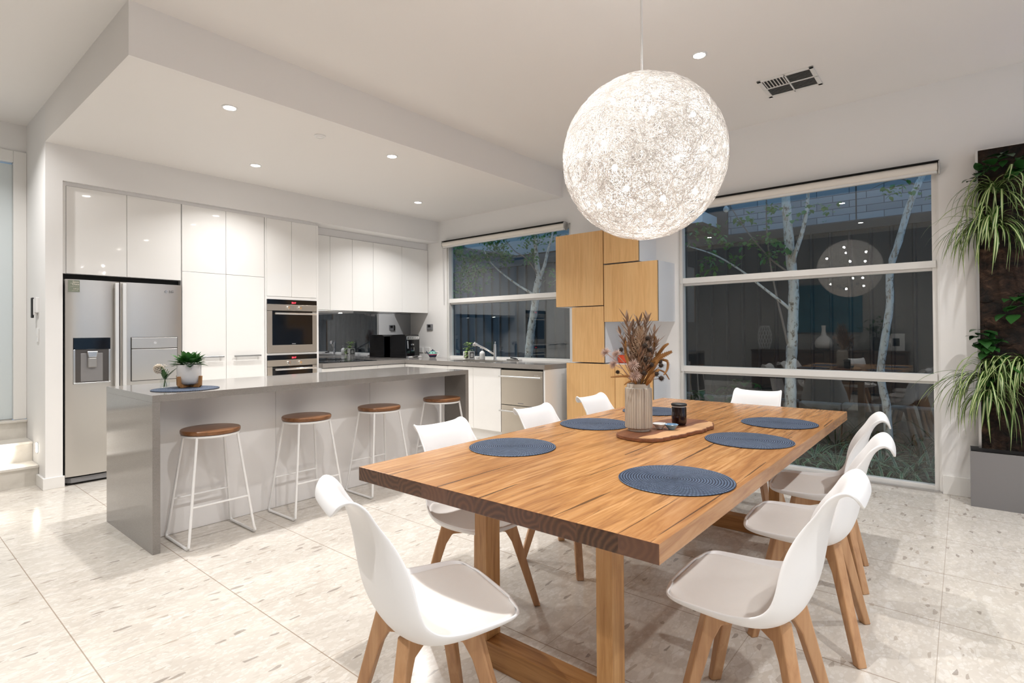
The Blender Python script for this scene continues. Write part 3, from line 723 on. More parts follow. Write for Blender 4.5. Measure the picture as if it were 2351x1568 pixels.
# L-shaped worktop with a sink cut-out
SX0, SX1, SY0, SY1 = 4.80, 5.17, 4.30, 5.02
wt = thing('kitchen_worktop', 'grey stone L-shaped worktop with the sink under the window', 'worktop', (4.9, 5.2, .87))
MB().box(3.49, 5.378, YBF - .018, 6.467, .87, CT).box(XF - .018, SX0, 3.455, YBF - .018, .87, CT).box(SX1, 5.378, 3.455, YBF - .018, .87, CT).box(SX0, SX1, 3.455, SY0, .87, CT).box(SX0, SX1, SY1, YBF - .018, .87, CT).build('slab', M['quartz'], wt)
t = thing('kitchen_sink', 'stainless steel sink bowl set into the worktop under the window', 'sink', ((SX0 + SX1) / 2, 4.66, .72))
SX0 += .001; SX1 -= .001; SY0 += .001; SY1 -= .001
MB().box(SX0, SX1, SY0, SY1, .74, .745).box(SX0, SX0 + .004, SY0, SY1, .745, .916).box(SX1 - .004, SX1, SY0, SY1, .745, .916).box(SX0 + .004, SX1 - .004, SY0, SY0 + .004, .745, .916).box(SX0 + .004, SX1 - .004, SY1 - .004, SY1, .745, .916).build('bowl', M['steel'], t)
MB().tube([(4.985, 4.66, .7455), (4.985, 4.66, .748)], .04, 20).build('drain', M['chrome'], t)
t = thing('cooktop', 'black glass cooktop on the back bench beside the oven tower', 'cooktop', (3.92, 6.1, CT))
B(3.56, 4.32, 5.87, 6.38, CT + .0005, CT + .007).build('glass_top', M['blk'], t, bev=.002)
for x, y, r in ((3.75, 6.0, .09), (3.75, 6.24, .075), (4.12, 6.0, .075), (4.12, 6.24, .09)):
    MB().lathe([(r, 0), (r, .0004), (r - .003, .0004), (r - .003, 0)], 32, (x, y, CT + .0071), False, False).build('heating_ring', M['greypl'], t)

# tap, soap, plant, teapot, coffee machine, caddy
t = thing('kitchen_tap', 'chrome pull-out mixer tap behind the sink', 'tap', (5.235, 4.63, CT))
MB().lathe([(.027, 0), (.027, .006), (.022, .010), (.021, .16), (.019, .185), (.019, .20), (.012, .205)], 20, (5.235, 4.63, CT)).build('body', M['chrome'], t, smooth=35)
MB().tube([(5.235, 4.63, CT + .205), (5.235, 4.63, CT + .222), (5.24, 4.63, CT + .232)], [.006, .006, .008], 10).build('lever', M['chrome'], t, smooth=50)
sp = MB().tube([(5.225, 4.64, CT + .075), (5.15, 4.72, CT + .145), (5.075, 4.80, CT + .20)], [.013, .0135, .014], 14).build('spout', M['chrome'], t, smooth=50)
MB().tube([(5.08, 4.795, CT + .197), (5.06, 4.815, CT + .213), (5.052, 4.824, CT + .196), (5.050, 4.827, CT + .180)], [.019, .026, .025, .022], 16).build('spray_head', M['chrome'], sp, smooth=50)
t = thing('soap_dispenser', 'white ceramic soap dispenser beside the sink tap', 'soap dispenser', (5.25, 4.87, CT))
MB().lathe([(.030, 0), (.036, .006), (.037, .07), (.034, .092), (.022, .105), (.014, .109), (.014, .116)], 24, (5.25, 4.87, CT)).build('bottle', M['ceram'], t, smooth=50)
MB().tube([(5.25, 4.87, CT + .116), (5.25, 4.87, CT + .15)], .005, 10).tube([(5.256, 4.868, CT + .15), (5.22, 4.885, CT + .152)], .007, 10).build('pump', M['chrome'], t, smooth=50)
def leaf(mb, p, d, length, width, droop=.3, n=5, fold=.2, rnd=random):
    p = Vector(p); d = Vector(d).normalized(); pts = [tuple(p)]; q = p.copy()
    for i in range(n):
        q = q + d * (length / n); d = (d + Vector((0, 0, -droop / n))).normalized(); pts.append(tuple(q))
    ws = [max(.0005, width * math.sin(PI * (i / n) ** .75)) for i in range(n + 1)]; ws[0] = width * .12
    sd = Vector((0, 0, 1)).cross(d)
    if sd.length < .1: sd = Vector((1, 0, 0))
    mb.blade(pts, ws, sd, fold)
rn = random.Random(5)
px, py = 5.235, 5.10
t = thing('square_pot_plant', 'leafy trailing plant in a square silver pot with black squares by the sink', 'potted plant', (px, py, CT), .0)
MB().box(px - .055, px + .055, py - .055, py + .055, CT, CT + .105).build('pot', M['frame'], t, bev=.003)
for s in (1, -1):
    for ax in (0, 1):
        mb = MB(); a0, a1 = -.036, .036; e = .0552 * s; e2 = .0562 * s
        for u0, u1, v0, v1 in ((a0, a1, .016, .026), (a0, a1, .08, .09), (a0, a0 + .01, .026, .08), (a1 - .01, a1, .026, .08)):
            lo, hi = min(e, e2), max(e, e2)
            if ax: mb.box(px + u0, px + u1, py + lo, py + hi, CT + v0, CT + v1)
            else: mb.box(px + lo, px + hi, py + u0, py + u1, CT + v0, CT + v1)
        mb.build('black_square', M['blk'], t)
mb = MB()
for i in range(46):
    a = rn.uniform(0, 2 * PI); h = rn.uniform(.10, .22); r = rn.uniform(0, .045)
    leaf(mb, (px + r * math.cos(a), py + r * math.sin(a), CT + h), (math.cos(a), math.sin(a), rn.uniform(-.2, .6)), rn.uniform(.035, .06), rn.uniform(.012, .02), .8)
for i in range(14):
    leaf(mb, (px - .05 - rn.uniform(0, .012), py - .03 + rn.uniform(-.02, .04), CT + rn.uniform(.03, .12)), (-1, rn.uniform(-.6, .6), rn.uniform(-.6, .2)), .04, .015, .8)
mb.build('foliage', M['leaf_pale'], t, smooth=60)
MB().tube([(px, py, CT + .1), (px, py + .005, CT + .17), (px - .01, py + .01, CT + .21)], .003, 5).build('stem', M['stem'], t)
tx, ty = 5.22, 5.80
t = thing('teapot', 'small striped teapot in mint, magenta and navy on the bench corner', 'teapot', (tx, ty, CT))
MB().lathe([(.035, 0), (.04, .004), (.047, .012)], 28, (tx, ty, CT)).build('foot', M['ceram'], t, smooth=50)
MB().lathe([(.047, .012), (.056, .03), (.059, .042)], 28, (tx, ty, CT), False, False).build('lower_band', M['navy'], t, smooth=50)
MB().lathe([(.059, .042), (.060, .054)], 28, (tx, ty, CT), False, False).build('middle_band', M['magenta'], t, smooth=50)
MB().lathe([(.060, .054), (.057, .07), (.047, .086), (.034, .094)], 28, (tx, ty, CT), False, True).build('upper_body', M['teal'], t, smooth=50)
MB().lathe([(.035, .094), (.03, .102), (.012, .108), (.007, .112), (.009, .119), (.004, .123)], 20, (tx, ty, CT)).build('lid', M['navy'], t, smooth=50)
MB().tube([(tx - .035, ty + .04, CT + .05), (tx - .048, ty + .058, CT + .07), (tx - .056, ty + .07, CT + .095)], [.011, .008, .006], 10).build('spout', M['navy'], t, smooth=50)
MB().tube([(tx + .035, ty - .04, CT + .082), (tx + .055, ty - .06, CT + .085), (tx + .062, ty - .068, CT + .06), (tx + .052, ty - .056, CT + .035), (tx + .036, ty - .042, CT + .03)], .006, 8).build('handle', M['ceram'], t, smooth=50)
mb = MB()
for i in range(8):
    a = i * PI / 4; mb.ball((tx + .054 * math.cos(a), ty + .054 * math.sin(a), CT + .072), .008, 8, 5)
mb.build('spots', M['blkm'], t)
cx0, cx1, cy0, cy1 = 4.935, 5.185, 6.04, 6.40; ch = .335
t = thing('coffee_machine', 'black automatic coffee machine with chrome details in the bench corner', 'coffee machine', ((cx0 + cx1) / 2, 6.2, CT))
MB().prism([(cy0, 0), (cy1, 0), (cy1, ch - .03), (cy1 - .06, ch - .004), (cy0 + .10, ch), (cy0 + .02, ch - .008), (cy0, ch - .06)], (cx0, cx1), lambda a, b, c: (c, a, CT + b)).build('body', M['blk'], t, bev=.006)
B(cx0 + .012, cx1 - .012, cy0 - .004, cy0 + .002, CT + ch - .075, CT + ch - .025).build('control_panel', M['alu'], t, bev=.003)
for i, r in enumerate((.013, .007, .007, .007, .007, .013)):
    xk = cx0 + .03 + i * .038; MB().tube([(xk, cy0 - .004, CT + ch - .05), (xk, cy0 - .012, CT + ch - .05)], r, 14).build('button', M['chrome'], t)
MB().box(cx0 + .09, cx0 + .135, cy0 - .014, cy0 + .001, CT + ch - .155, CT + ch - .135).build('spout_bar', M['chrome'], t, bev=.002)
MB().box(cx0 + .085, cx0 + .095, cy0 - .014, cy0 + .001, CT + ch - .235, CT + ch - .185).box(cx0 + .13, cx0 + .14, cy0 - .014, cy0 + .001, CT + ch - .235, CT + ch - .185).box(cx0 + .095, cx0 + .13, cy0 - .014, cy0 + .001, CT + ch - .235, CT + ch - .225).build('spout', M['chrome'], t)
MB().tube([(cx0 + .022, cy0 - .012, CT + ch - .09), (cx0 + .022, cy0 - .02, CT + ch - .20)], .008, 10).build('steam_wand', M['chrome'], t, smooth=40)
B(cx0 + .005, cx1 - .005, cy0 - .05, cy0 + .001, CT + .002, CT + .03).build('drip_tray', M['chrome'], t, bev=.003)
MB().tube([(cx1 - .002, 6.12, CT + .16), (cx1 + .03, 6.13, CT + .12), (cx1 + .035, 6.12, CT + .06), (cx1 + .005, 6.10, CT + .03), (cx1 + .01, 6.07, CT + .004)], .004, 6).build('cable', M['blkm'], t, smooth=50)
t = thing('sink_caddy', 'small chrome tray with brushes on the ledge behind the sink', 'sink caddy', (5.27, 4.33, CT))
MB().box(5.235, 5.305, 4.24, 4.44, CT, CT + .018).build('tray', M['chrome'], t, bev=.003)
MB().tube([(5.26, 4.30, CT + .024), (5.27, 4.40, CT + .032)], .009, 8).build('brush', M['blkm'], t)
MB().tube([(5.27, 4.28, CT + .025), (5.28, 4.35, CT + .028)], .008, 8).build('sponge', M['ceram'], t)
t = thing('thermostat', 'grey wall thermostat with a dark screen beside the kitchen window', 'thermostat', (5.37, 6.026, 1.32))
B(5.360, 5.3805, 5.965, 6.087, 1.315, 1.403).build('body', M['greypl'], t, bev=.006)
B(5.3585, 5.361, 6.0, 6.06, 1.355, 1.392).build('screen', M['blk'], t)
mb = MB()
for i in range(4): mb.box(5.3588, 5.361, 5.975 + i * .028, 5.99 + i * .028, 1.327, 1.334)
mb.build('buttons', M['alu'], t)
for lab, y in (('white double power point on the wall beside the coffee machine', 6.241), ('white power point on the wall nearest the teapot', 6.086)):
    t = thing('power_point', lab, 'power outlet', (5.37, y, .98), 0, 'power points')
    B(5.369, 5.379, y - .058, y + .058, .985, 1.062).build('plate', M['whitepl'], t, bev=.003)
    mb = MB()
    for dy in (-.028, .028):
        if 'double' in lab or dy < 0: mb.box(5.3672, 5.3695, y + dy - .007, y + dy + .007, 1.035, 1.05)
    mb.build('rocker', M['trim'], t)
    mb = MB()
    for dy in (-.028, .028):
        for a in (-.008, .008): mb.box(5.3684, 5.3695, y + dy + a - .0012, y + dy + a + .0012, 1.012, 1.022)
        mb.box(5.3684, 5.3695, y + dy - .0012, y + dy + .0012, .996, 1.005)
    mb.build('sockets', M['gap'], t)
# pillar fittings
t = thing('intercom_handset', 'white wall intercom with a black handset on the pillar beside the steps', 'intercom', (.98, 6.12, 1.42))
B(.972, .9945, 6.075, 6.135, 1.47, 1.60).build('base', M['whitepl'], t, bev=.004)
B(.955, .972, 6.14, 6.185, 1.425, 1.60).build('handset', M['blkm'], t, bev=.006)
B(.965, .9935, 6.137, 6.19, 1.45, 1.59).build('cradle', M['whitepl'], t, bev=.004)
t = thing('light_switch', 'white light switch plate on the pillar below the intercom', 'light switch', (.985, 6.1, 1.22))
B(.984, .993, 6.07, 6.145, 1.22, 1.335).build('plate', M['whitepl'], t, bev=.002)
B(.980, .985, 6.10, 6.115, 1.265, 1.29).build('rocker', M['trim'], t, bev=.001)
t = thing('step_light', 'glowing recessed step light low on the pillar beside the steps', 'step light', (.99, 6.145, .27))
B(.989, .9935, 6.115, 6.175, .265, .355).build('bezel', M['whitepl'], t, bev=.001)
B(.986, .9895, 6.122, 6.168, .272, .348).build('lens', M['step_led'], t)
L = area(.975, 6.145, .31, 2.6, .05); L.rotation_euler = (0, PI / 2, 0)

# ------------------------------------------------------------------ island
IX0, IX1, IY0, IY1 = 1.091, 3.70, 3.612, 4.515
t = thing('kitchen_island', 'long kitchen island with grey stone waterfall ends and white panels', 'kitchen island', (2.4, 4.06, 0))
s_ = B(IX0, IX1, IY0, IY1, CT - .04, CT).build('stone_top', M['quartz'], t)
B(IX0, IX0 + .04, IY0, IY1, 0, CT - .0405).build('waterfall_end', M['quartz'], t); B(IX1 - .04, IX1, IY0, IY1, 0, CT - .0405).build('waterfall_end', M['quartz'], t)
for a, b in ((IX0 + .041, 1.965), (1.967, 2.79), (2.792, IX1 - .041)):
    B(a, b, 3.895, 3.915, .002, CT - .041).build('back_panel', M['satin'], t)
for a, b in ((IX0 + .041, 1.74), (1.742, 2.40), (2.402, 3.06), (3.062, IX1 - .041)): B(a, b, IY1 - .045, IY1 - .025, .1, CT - .05).build('door', GL, t)
B(IX0 + .041, IX1 - .041, 3.916, IY1 - .046, .1, CT - .041).build('carcass', M['carc'], t)

# bar stools
def stool(label, x, y, rz):
    t = thing('bar_stool', label, 'bar stool', (0, 0, 0), 0, 'bar stools along the island')
    MB().lathe([(.160, .655), (.168, .658), (.170, .664), (.170, .676), (.166, .681), (.158, .682)], 48).build('seat', M['walnut'], t, smooth=30)
    MB().tube([(.158 * math.cos(i * PI / 18), .158 * math.sin(i * PI / 18), .646) for i in range(36)], .0085, 8, True).build('seat_ring', M['steeltube'], t, smooth=50)
    for s in (-1, 1):
        pts = [(s * .120, .103, .646), (s * .188, .172, .055), (s * .194, .180, .022), (s * .196, .165, .009), (s * .196, .150, .0085), (s * .196, -.150, .0085), (s * .196, -.165, .009), (s * .194, -.180, .022), (s * .188, -.172, .055), (s * .120, -.103, .646)]
        q = MB().tube(pts, .0085, 8).build('side_frame', M['steeltube'], t, smooth=50)
        for yy in (-.150, .150): MB().tube([(s * .196, yy - .006, .009), (s * .196, yy + .006, .009)], .0098, 8).build('foot_clip', M['trim'], q)
    k = (.646 - .24) / (.646 - .055)
    fx, fy = .120 + .068 * k, .103 + .069 * k
    for s in (-1, 1): MB().cyl((-fx, s * fy, .24), (fx, s * fy, .24), .0065, 8).build('foot_rail', M['steeltube'], t, smooth=50)
    t.location = (x, y, 0); t.rotation_euler = (0, 0, rz); return t
s0 = stool('wooden-seated white metal bar stool nearest the stone end of the island by the refrigerator', 1.437, 3.685, 0)
copy_tree(s0, None, (2.09, 3.68, 0), .02, 'second bar stool along the island from the refrigerator end')
copy_tree(s0, None, (2.72, 3.67, 0), -.02, 'third bar stool along the island from the refrigerator end')
copy_tree(s0, None, (3.42, 3.68, 0), .03, 'bar stool at the far end of the island beside the dark stone end panel')

# ------------------------------------------------------------------ dining table
TX0, TX1, TY0, TY1, TZ = 1.23, 3.967, .567, 1.79, .76
t = thing('dining_table', 'long chunky honey-coloured timber dining table with trestle legs', 'dining table', (2.6, 1.178, 0))
B(TX0, TX1, TY0, TY1, TZ - .052, TZ).build('tabletop', M['planks'], t, bev=.002)
for x in (1.54, 3.575):
    for y in (.871, 1.415): B(x, x + .08, y, y + .06, .092, TZ - .053).build('leg', M['tleg'], t, bev=.002)
    B(x, x + .08, .871, 1.475, 0, .0915).build('foot_beam', M['tbeam'], t, bev=.002)
    B(x, x + .08, .935, 1.41, TZ - .11, TZ - .053).build('top_beam', M['tbeam'], t, bev=.002)

# dining chairs: moulded tulip shells on splayed beech legs; local +Y is the front
ROWS = [(.238, .448, .120, -.020, .008), (.237, .441, .168, -.026, .016), (.224, .429, .204, -.020, .028), (.178, .415, .226, -.004, .042), (.09, .405, .234, 0, .052), (.015, .400, .238, 0, .060), (-.055, .402, .236, .004, .070),
        (-.110, .421, .231, .018, .084), (-.150, .458, .222, .042, .094), (-.174, .515, .210, .058, .086), (-.188, .580, .197, .060, .066), (-.198, .645, .182, .050, .046), (-.209, .705, .172, .035, .028), (-.222, .752, .169, .022, .016), (-.238, .790, .168, .014, .018), (-.256, .812, .164, .006, .020), (-.275, .820, .156, .002, .018), (-.292, .813, .142, .002, .012), (-.302, .797, .122, .002, .006), (-.305, .784, .098, .002, .004)]
def cr(rows, t):
    n = len(rows) - 1; x = min(max(t, 0), 1) * n; i = min(int(x), n - 1); f = x - i; o = []
    for k in range(len(rows[0])):
        p0, p1, p2, p3 = (rows[max(0, min(n, i + d))][k] for d in (-1, 0, 1, 2))
        o.append(.5 * (2 * p1 + (p2 - p0) * f + (2 * p0 - 5 * p1 + 4 * p2 - p3) * f * f + (3 * p1 - p0 - 3 * p2 + p3) * f ** 3))
    return o
def surf(t, u, lift=0):
    y, z, w, ry, rz = cr(ROWS, t); a = abs(u); k = a ** 2.4
    return (w * math.sin(u * PI / 2 * .93) / math.sin(PI / 2 * .93), y + ry * k, z + rz * k + lift)
def sheet(t0, t1, nt, u1, nu, lift=0, thin=None):
    mb = MB()
    for i in range(nt + 1):
        tt = t0 + (t1 - t0) * i / nt; e = u1
        if thin: e = u1 * max(.05, 1 - abs(2 * i / nt - 1) ** 6 * thin)
        for j in range(nu + 1): mb.v.append(surf(tt, e * (2 * j / nu - 1), lift))
    for i in range(nt):
        for j in range(nu):
            a = i * (nu + 1) + j; mb.f.append((a, a + 1, a + nu + 2, a + nu + 1))
    return mb
def chair():
    t = thing('dining_chair', '', 'chair', (0, 0, 0), 0, 'white chairs around the dining table')
    sh = sheet(0, 1, 40, 1, 20).build('shell', M['shell'], t, smooth=180, mods=(solid(.008, 0), subs(1)))
    sheet(.085, .43, 18, .80, 14, .008, .34).build('seat_pad', M['pad'], t, smooth=180, mods=(solid(.014, 0), subs(1)))
    for q in range(4):
        an = PI / 4 + q * PI / 2; c, s = math.cos(an), math.sin(an)
        prof = [(.0, .390), (.110, .400), (.130, .420), (.160, .426), (.283, 0), (.253, 0), (.150, .305), (.122, .350), (.0, .356)]
        MB().prism(prof, (-.019, .019), lambda a, b, h, c=c, s=s: (a * c - h * s, a * s + h * c, b)).build('leg', M['beech'], t, bev=.005, seg=2)
    return t
c0 = chair()
def put(x, y, ang, label, first=[1]):
    rz = ang - PI / 2
    if first: first.pop(); c0.location = (x, y, 0); c0.rotation_euler = (0, 0, rz); c0['label'] = label; return c0
    return copy_tree(c0, None, (x, y, 0), rz, label)
put(1.115, 1.272, math.radians(-20), 'white chair at the near end of the table, angled with its back to the viewer')
put(1.825, .52, PI / 2 + .03, 'white chair on the window side of the table, nearest the viewer of three')
put(2.592, .517, PI / 2 + .08, 'middle white chair of the three on the window side of the table')
put(3.27, .592, PI / 2 + .118, 'white chair on the window side of the table nearest the glass')
put(1.84, 1.735, -PI / 2, 'white chair on the island side of the table nearest the viewer')
put(2.56, 1.715, -PI / 2, 'middle white chair of the three on the island side of the table')
put(3.25, 1.735, -PI / 2, 'white chair on the island side of the table nearest the oak cabinets')
put(4.02, 1.18, PI, 'white chair at the far end of the table against the big window')

# ------------------------------------------------------------------ things on the table and island
def mat_(x, y, z, label):
    mb = MB(); prof = []
    mb.lathe([(.186, 0), (.1925, .0015), (.193, .003), (.190, .0046), (.12, .005), (.004, .005)], 72)
    o = mb.build('placemat', M['mat'], None, smooth=40); o.location = (x, y, z); o.rotation_euler = (0, 0, x * 3)
    return tag(o, label, 'placemat', 'round woven placemats')
for x, y, lab in ((1.797, .766, 'round navy woven placemat nearest the viewer, on the window side of the table'), (2.648, .774, 'round navy woven placemat in the middle of the window side of the table'), (3.24, .787, 'round navy woven placemat at the far corner of the table towards the window'),
                  (1.865, 1.55, 'round navy woven placemat at the near corner of the table on the island side'), (2.607, 1.573, 'round navy woven placemat in the middle of the island side of the table'), (3.25, 1.53, 'round navy woven placemat at the far island-side corner, half hidden by the ribbed vase')):
    mat_(x, y, TZ + .0005, lab)
mat_(1.357, 3.868, CT + .0005, 'round navy woven placemat on the stone island under the pot plant')

# serving board: live edge, pale sapwood along the viewer's side
def boardpoly(s=1, o=0):
    P = []
    L_ = [(-.30, .140), (-.341, .062), (-.335, -.03), (-.272, -.079), (-.18, -.105), (-.082, -.125), (.042, -.144), (.13, -.149), (.201, -.147), (.27, -.125), (.318, -.095), (.346, -.053), (.352, 0), (.344, .046), (.31, .10), (.249, .136), (.12, .150), (0, .152), (-.15, .156), (-.24, .157)]
    n = len(L_)
    for i in range(n * 6):
        f = (i % 6) / 6; i0 = i // 6
        p = [L_[(i0 + d) % n] for d in (-1, 0, 1, 2)]
        q = [.5 * (2 * p[1][k] + (p[2][k] - p[0][k]) * f + (2 * p[0][k] - 5 * p[1][k] + 4 * p[2][k] - p[3][k]) * f * f + (3 * p[1][k] - p[0][k] - 3 * p[2][k] + p[3][k]) * f ** 3) for k in (0, 1)]
        wob = .0035 * math.sin(i * 1.7) + .003 * math.sin(i * .63)
        if q[1] < -.02: q[1] += wob
        P.append((q[0], q[1]))
    return P
bt = thing('serving_board', 'long live-edge wooden serving board under the vase and bowls', 'serving board', (2.645, 1.155, TZ), 0)
BP = boardpoly()
MB().prism(BP, (.001, .019), lambda a, b, c: (a, b, c)).build('board', M['board'], bt, world=False, bev=.004)
sline = lambda x: -.038 - .128 * x + .006 * math.sin(x * 37)
sapl = [p for p in BP if p[1] < sline(p[0]) - .004 and p[1] < .02]
mb = MB(); n = len(sapl)
sap = sorted(sapl, key=lambda p: p[0])
inner = [(p[0], sline(p[0])) for p in sap]
for i in range(n - 1):
    b = len(mb.v)
    o0, o1 = sap[i], sap[i + 1]; i0, i1 = inner[i], inner[i + 1]
    mb.v += [(o0[0], o0[1] + .004, .0194), (o1[0], o1[1] + .004, .0194), (i1[0], i1[1], .0194), (i0[0], i0[1], .0194)]; mb.f.append((b, b + 1, b + 2, b + 3))
mb.build('sapwood_band', M['sap'], bt, world=False)
BZ = TZ + .0205
vx, vy = 2.488, 1.25
t = thing('ribbed_vase', 'tall beige ribbed vase with brown streaks on the serving board', 'vase', (vx, vy, BZ))
H = .232; mb = MB(); n = 224; prof = [(.052, 0, 0), (.054, .010, 0), (.054, .012, 0), (.0655, .016, 1), (.067, .022, 1), (.0665, H - .030, 1), (.065, H - .022, 1), (.057, H - .018, 0), (.056, H - .004, 0), (.054, H, 0), (.050, H, 0), (.047, .02, 0)]
for r, z, k in prof:
    for i in range(n):
        a = 2 * PI * i / n; rr = r - (.0042 * k * (.5 - .5 * math.cos(a * 32)) ** 4 if k else 0); mb.v.append((vx + rr * math.cos(a), vy + rr * math.sin(a), BZ + z))
for i in range(len(prof) - 1):
    for q in range(n): mb.f.append((i * n + q, i * n + (q + 1) % n, (i + 1) * n + (q + 1) % n, (i + 1) * n + q))
mb.f.append(tuple(reversed(range(n)))); mb.f.append(tuple((len(prof) - 1) * n + q for q in range(n)))
mb.build('body', M['vase'], t, smooth=35)

# dried flowers, laid out in the plane facing the viewer plus depth; a = sideways, d = depth, h = height over the rim
FW = Vector((.77, .64, 0)); RT = Vector((.64, -.77, 0)); RIM = Vector((vx, vy, BZ + H))
def F(a, d, h): return RIM + RT * a + FW * d + Vector((0, 0, h))
fl = thing('dried_flower_arrangement', 'dried bouquet of banksia, thistles and brown leaves in the ribbed vase', 'dried flowers', tuple(RIM + Vector((0, 0, -.12))))
rd = random.Random(11)
def stem_to(p, r=.0022, mb=None, bend=.02):
    mb = mb or MB(); a = RIM + (p - RIM) * .06 + Vector((0, 0, -.12)); a.x = RIM.x + (p.x - RIM.x) * .1; a.y = RIM.y + (p.y - RIM.y) * .1
    m1 = RIM + (Vector((p.x, p.y, RIM.z)) - RIM) * .16; m2 = m1.lerp(p, .55) + Vector((0, 0, bend))
    mb.tube([a, m1, m2, p], r, 5); return mb
def spiky(mb, c, r, n, w, rnd, dirv=None, open_=1.0):
    for i in range(n):
        z = 1 - 2 * (i + .5) / n; an = i * 2.39996; d = Vector((math.sqrt(1 - z * z) * math.cos(an), math.sqrt(1 - z * z) * math.sin(an), z))
        if dirv is not None and d.dot(dirv) < -.35: continue
        L_ = r * rnd.uniform(.75, 1.1); mb.tube([c + d * r * .1, c + d * L_ * .6, c + d * L_ + Vector((0, 0, -.05 * r))], [w, w * 1.1, w * .3], 3, cap=False)
# pale pincushion flowers
for a, d, h, r in ((-.165, -.03, .155, .030), (-.115, -.04, .148, .028), (-.130, -.05, .098, .026), (-.040, -.07, .095, .036), (-.032, -.075, .045, .034)):
    p = F(a, d, h); q = stem_to(p, .002).build('pincushion_stem', M['dry3'], fl, smooth=50)
    mb = MB(); spiky(mb, p, r, 110, .0013, rd, (p - RIM).normalized()); mb.ball(p, r * .25, 8, 6); mb.build('pincushion_head', M['dry3'], q)
# thistle balls
for a, d, h, r in ((.036, -.05, .225, .015), (.020, -.06, .190, .015), (.045, -.05, .168, .014), (-.088, -.02, .170, .013), (.050, -.06, .096, .016), (.098, -.04, .110, .014), (.100, -.05, .092, .014), (.074, -.06, .052, .015), (.098, -.06, .030, .016), (.012, -.07, .056, .014), (-.108, -.03, .060, .011), (.025, -.05, .12, .013)):
    p = F(a, d, h); q = stem_to(p, .0014, None, .005).build('thistle_stem', M['dry1'], fl, smooth=50)
    mb = MB().ball(p, r * .72, 10, 8); spiky(mb, p, r * 1.15, 70, .0009, rd); mb.build('thistle_head', M['dry4'], q)
# banksia cone
p0, p1 = F(0, 0, .05), F(.012, -.01, .262); mb = MB()
for i in range(260):
    f = i / 260; an = i * 2.39996; c = p0.lerp(p1, f); rr = .046 * math.sin(PI * min(.97, .18 + f * .80)) ** .7
    d = (RT * math.cos(an) + FW * math.sin(an)).normalized(); k = c + d * rr
    mb.tube([c + d * rr * .35, k + Vector((0, 0, .012)), k + d * .006 + Vector((0, 0, .03))], [.0022, .0018, .0006], 3, cap=False)
mb.tube([p0 + Vector((0, 0, -.12)), p0, p1], [.006, .02, .012], 8); mb.build('banksia_head', M['dry5'], fl)
# upright leafy sprigs
def sprig(name, tip, n, L_, mat, sp=.9, droop=-.2):
    mb = stem_to(tip, .002); base = RIM + (tip - RIM) * .22
    for i in range(n):
        f = i / n; c = base.lerp(tip, f ** .8); an = i * 2.4; ax = (tip - base).normalized()
        sd = (RT * math.cos(an) + FW * math.sin(an)); d = (ax * 1.0 + sd * sp * (1 - .35 * f)).normalized()
        leaf(mb, c, d, L_ * rd.uniform(.7, 1.2) * (1 - .25 * f), .0075, droop, 5, .3)
    return mb.build(name, mat, fl, smooth=60)
for a, d, h, n, L_ in ((-.058, .0, .325, 26, .085), (.050, .01, .330, 28, .085), (.085, .01, .260, 20, .075), (.10, .0, .21, 14, .07), (-.085, .02, .255, 16, .07), (-.03, .0, .22, 16, .07), (.02, -.03, .2, 18, .075), (.0, -.05, .16, 16, .07), (-.05, -.04, .13, 14, .06), (.055, -.05, .14, 14, .06), (.03, -.06, .09, 12, .05), (-.02, .03, .29, 24, .08), (.015, .03, .31, 24, .08), (.115, .02, .15, 12, .06)):
    sprig('leafy_sprig', F(a, d, h), n, L_, M['dry1'])
# serrated mustard leaves
def serr(pts, w, name='serrated_leaf', mat=None):
    """saw-edged leaf: a thick midrib with teeth down both sides"""
    P = [F(*p) for p in pts]; mb = MB(); n = 26; path = []
    for i in range(n + 1):
        x = i / n * (len(P) - 1); k = min(int(x), len(P) - 2); f = x - k
        p = [P[max(0, min(len(P) - 1, k + d))] for d in (-1, 0, 1, 2)]
        path.append(.5 * (2 * p[1] + (p[2] - p[0]) * f + (2 * p[0] - 5 * p[1] + 4 * p[2] - p[3]) * f * f + (3 * p[1] - p[0] - 3 * p[2] + p[3]) * f ** 3))
    mb.tube(path, [.0025] * n + [.001], 5)
    for i in range(4, n):
        t_ = (path[min(i + 1, n)] - path[i - 1]).normalized(); nn = t_.cross(FW).normalized(); ww = w * math.sin(PI * (i - 3) / (n - 2)) ** .6
        for s in (-1, 1):
            b = len(mb.v); hs = t_ * ((path[i] - path[i - 1]).length)
            mb.v += [tuple(path[i] - hs * .5), tuple(path[i] + hs * .5), tuple(path[i] + nn * s * ww + hs * .9), tuple(path[i] + nn * s * ww * .6 - hs * .3)]
            mb.f += [(b, b + 1, b + 2, b + 3)]
    return mb.build(name, mat or M['dry2'], fl)
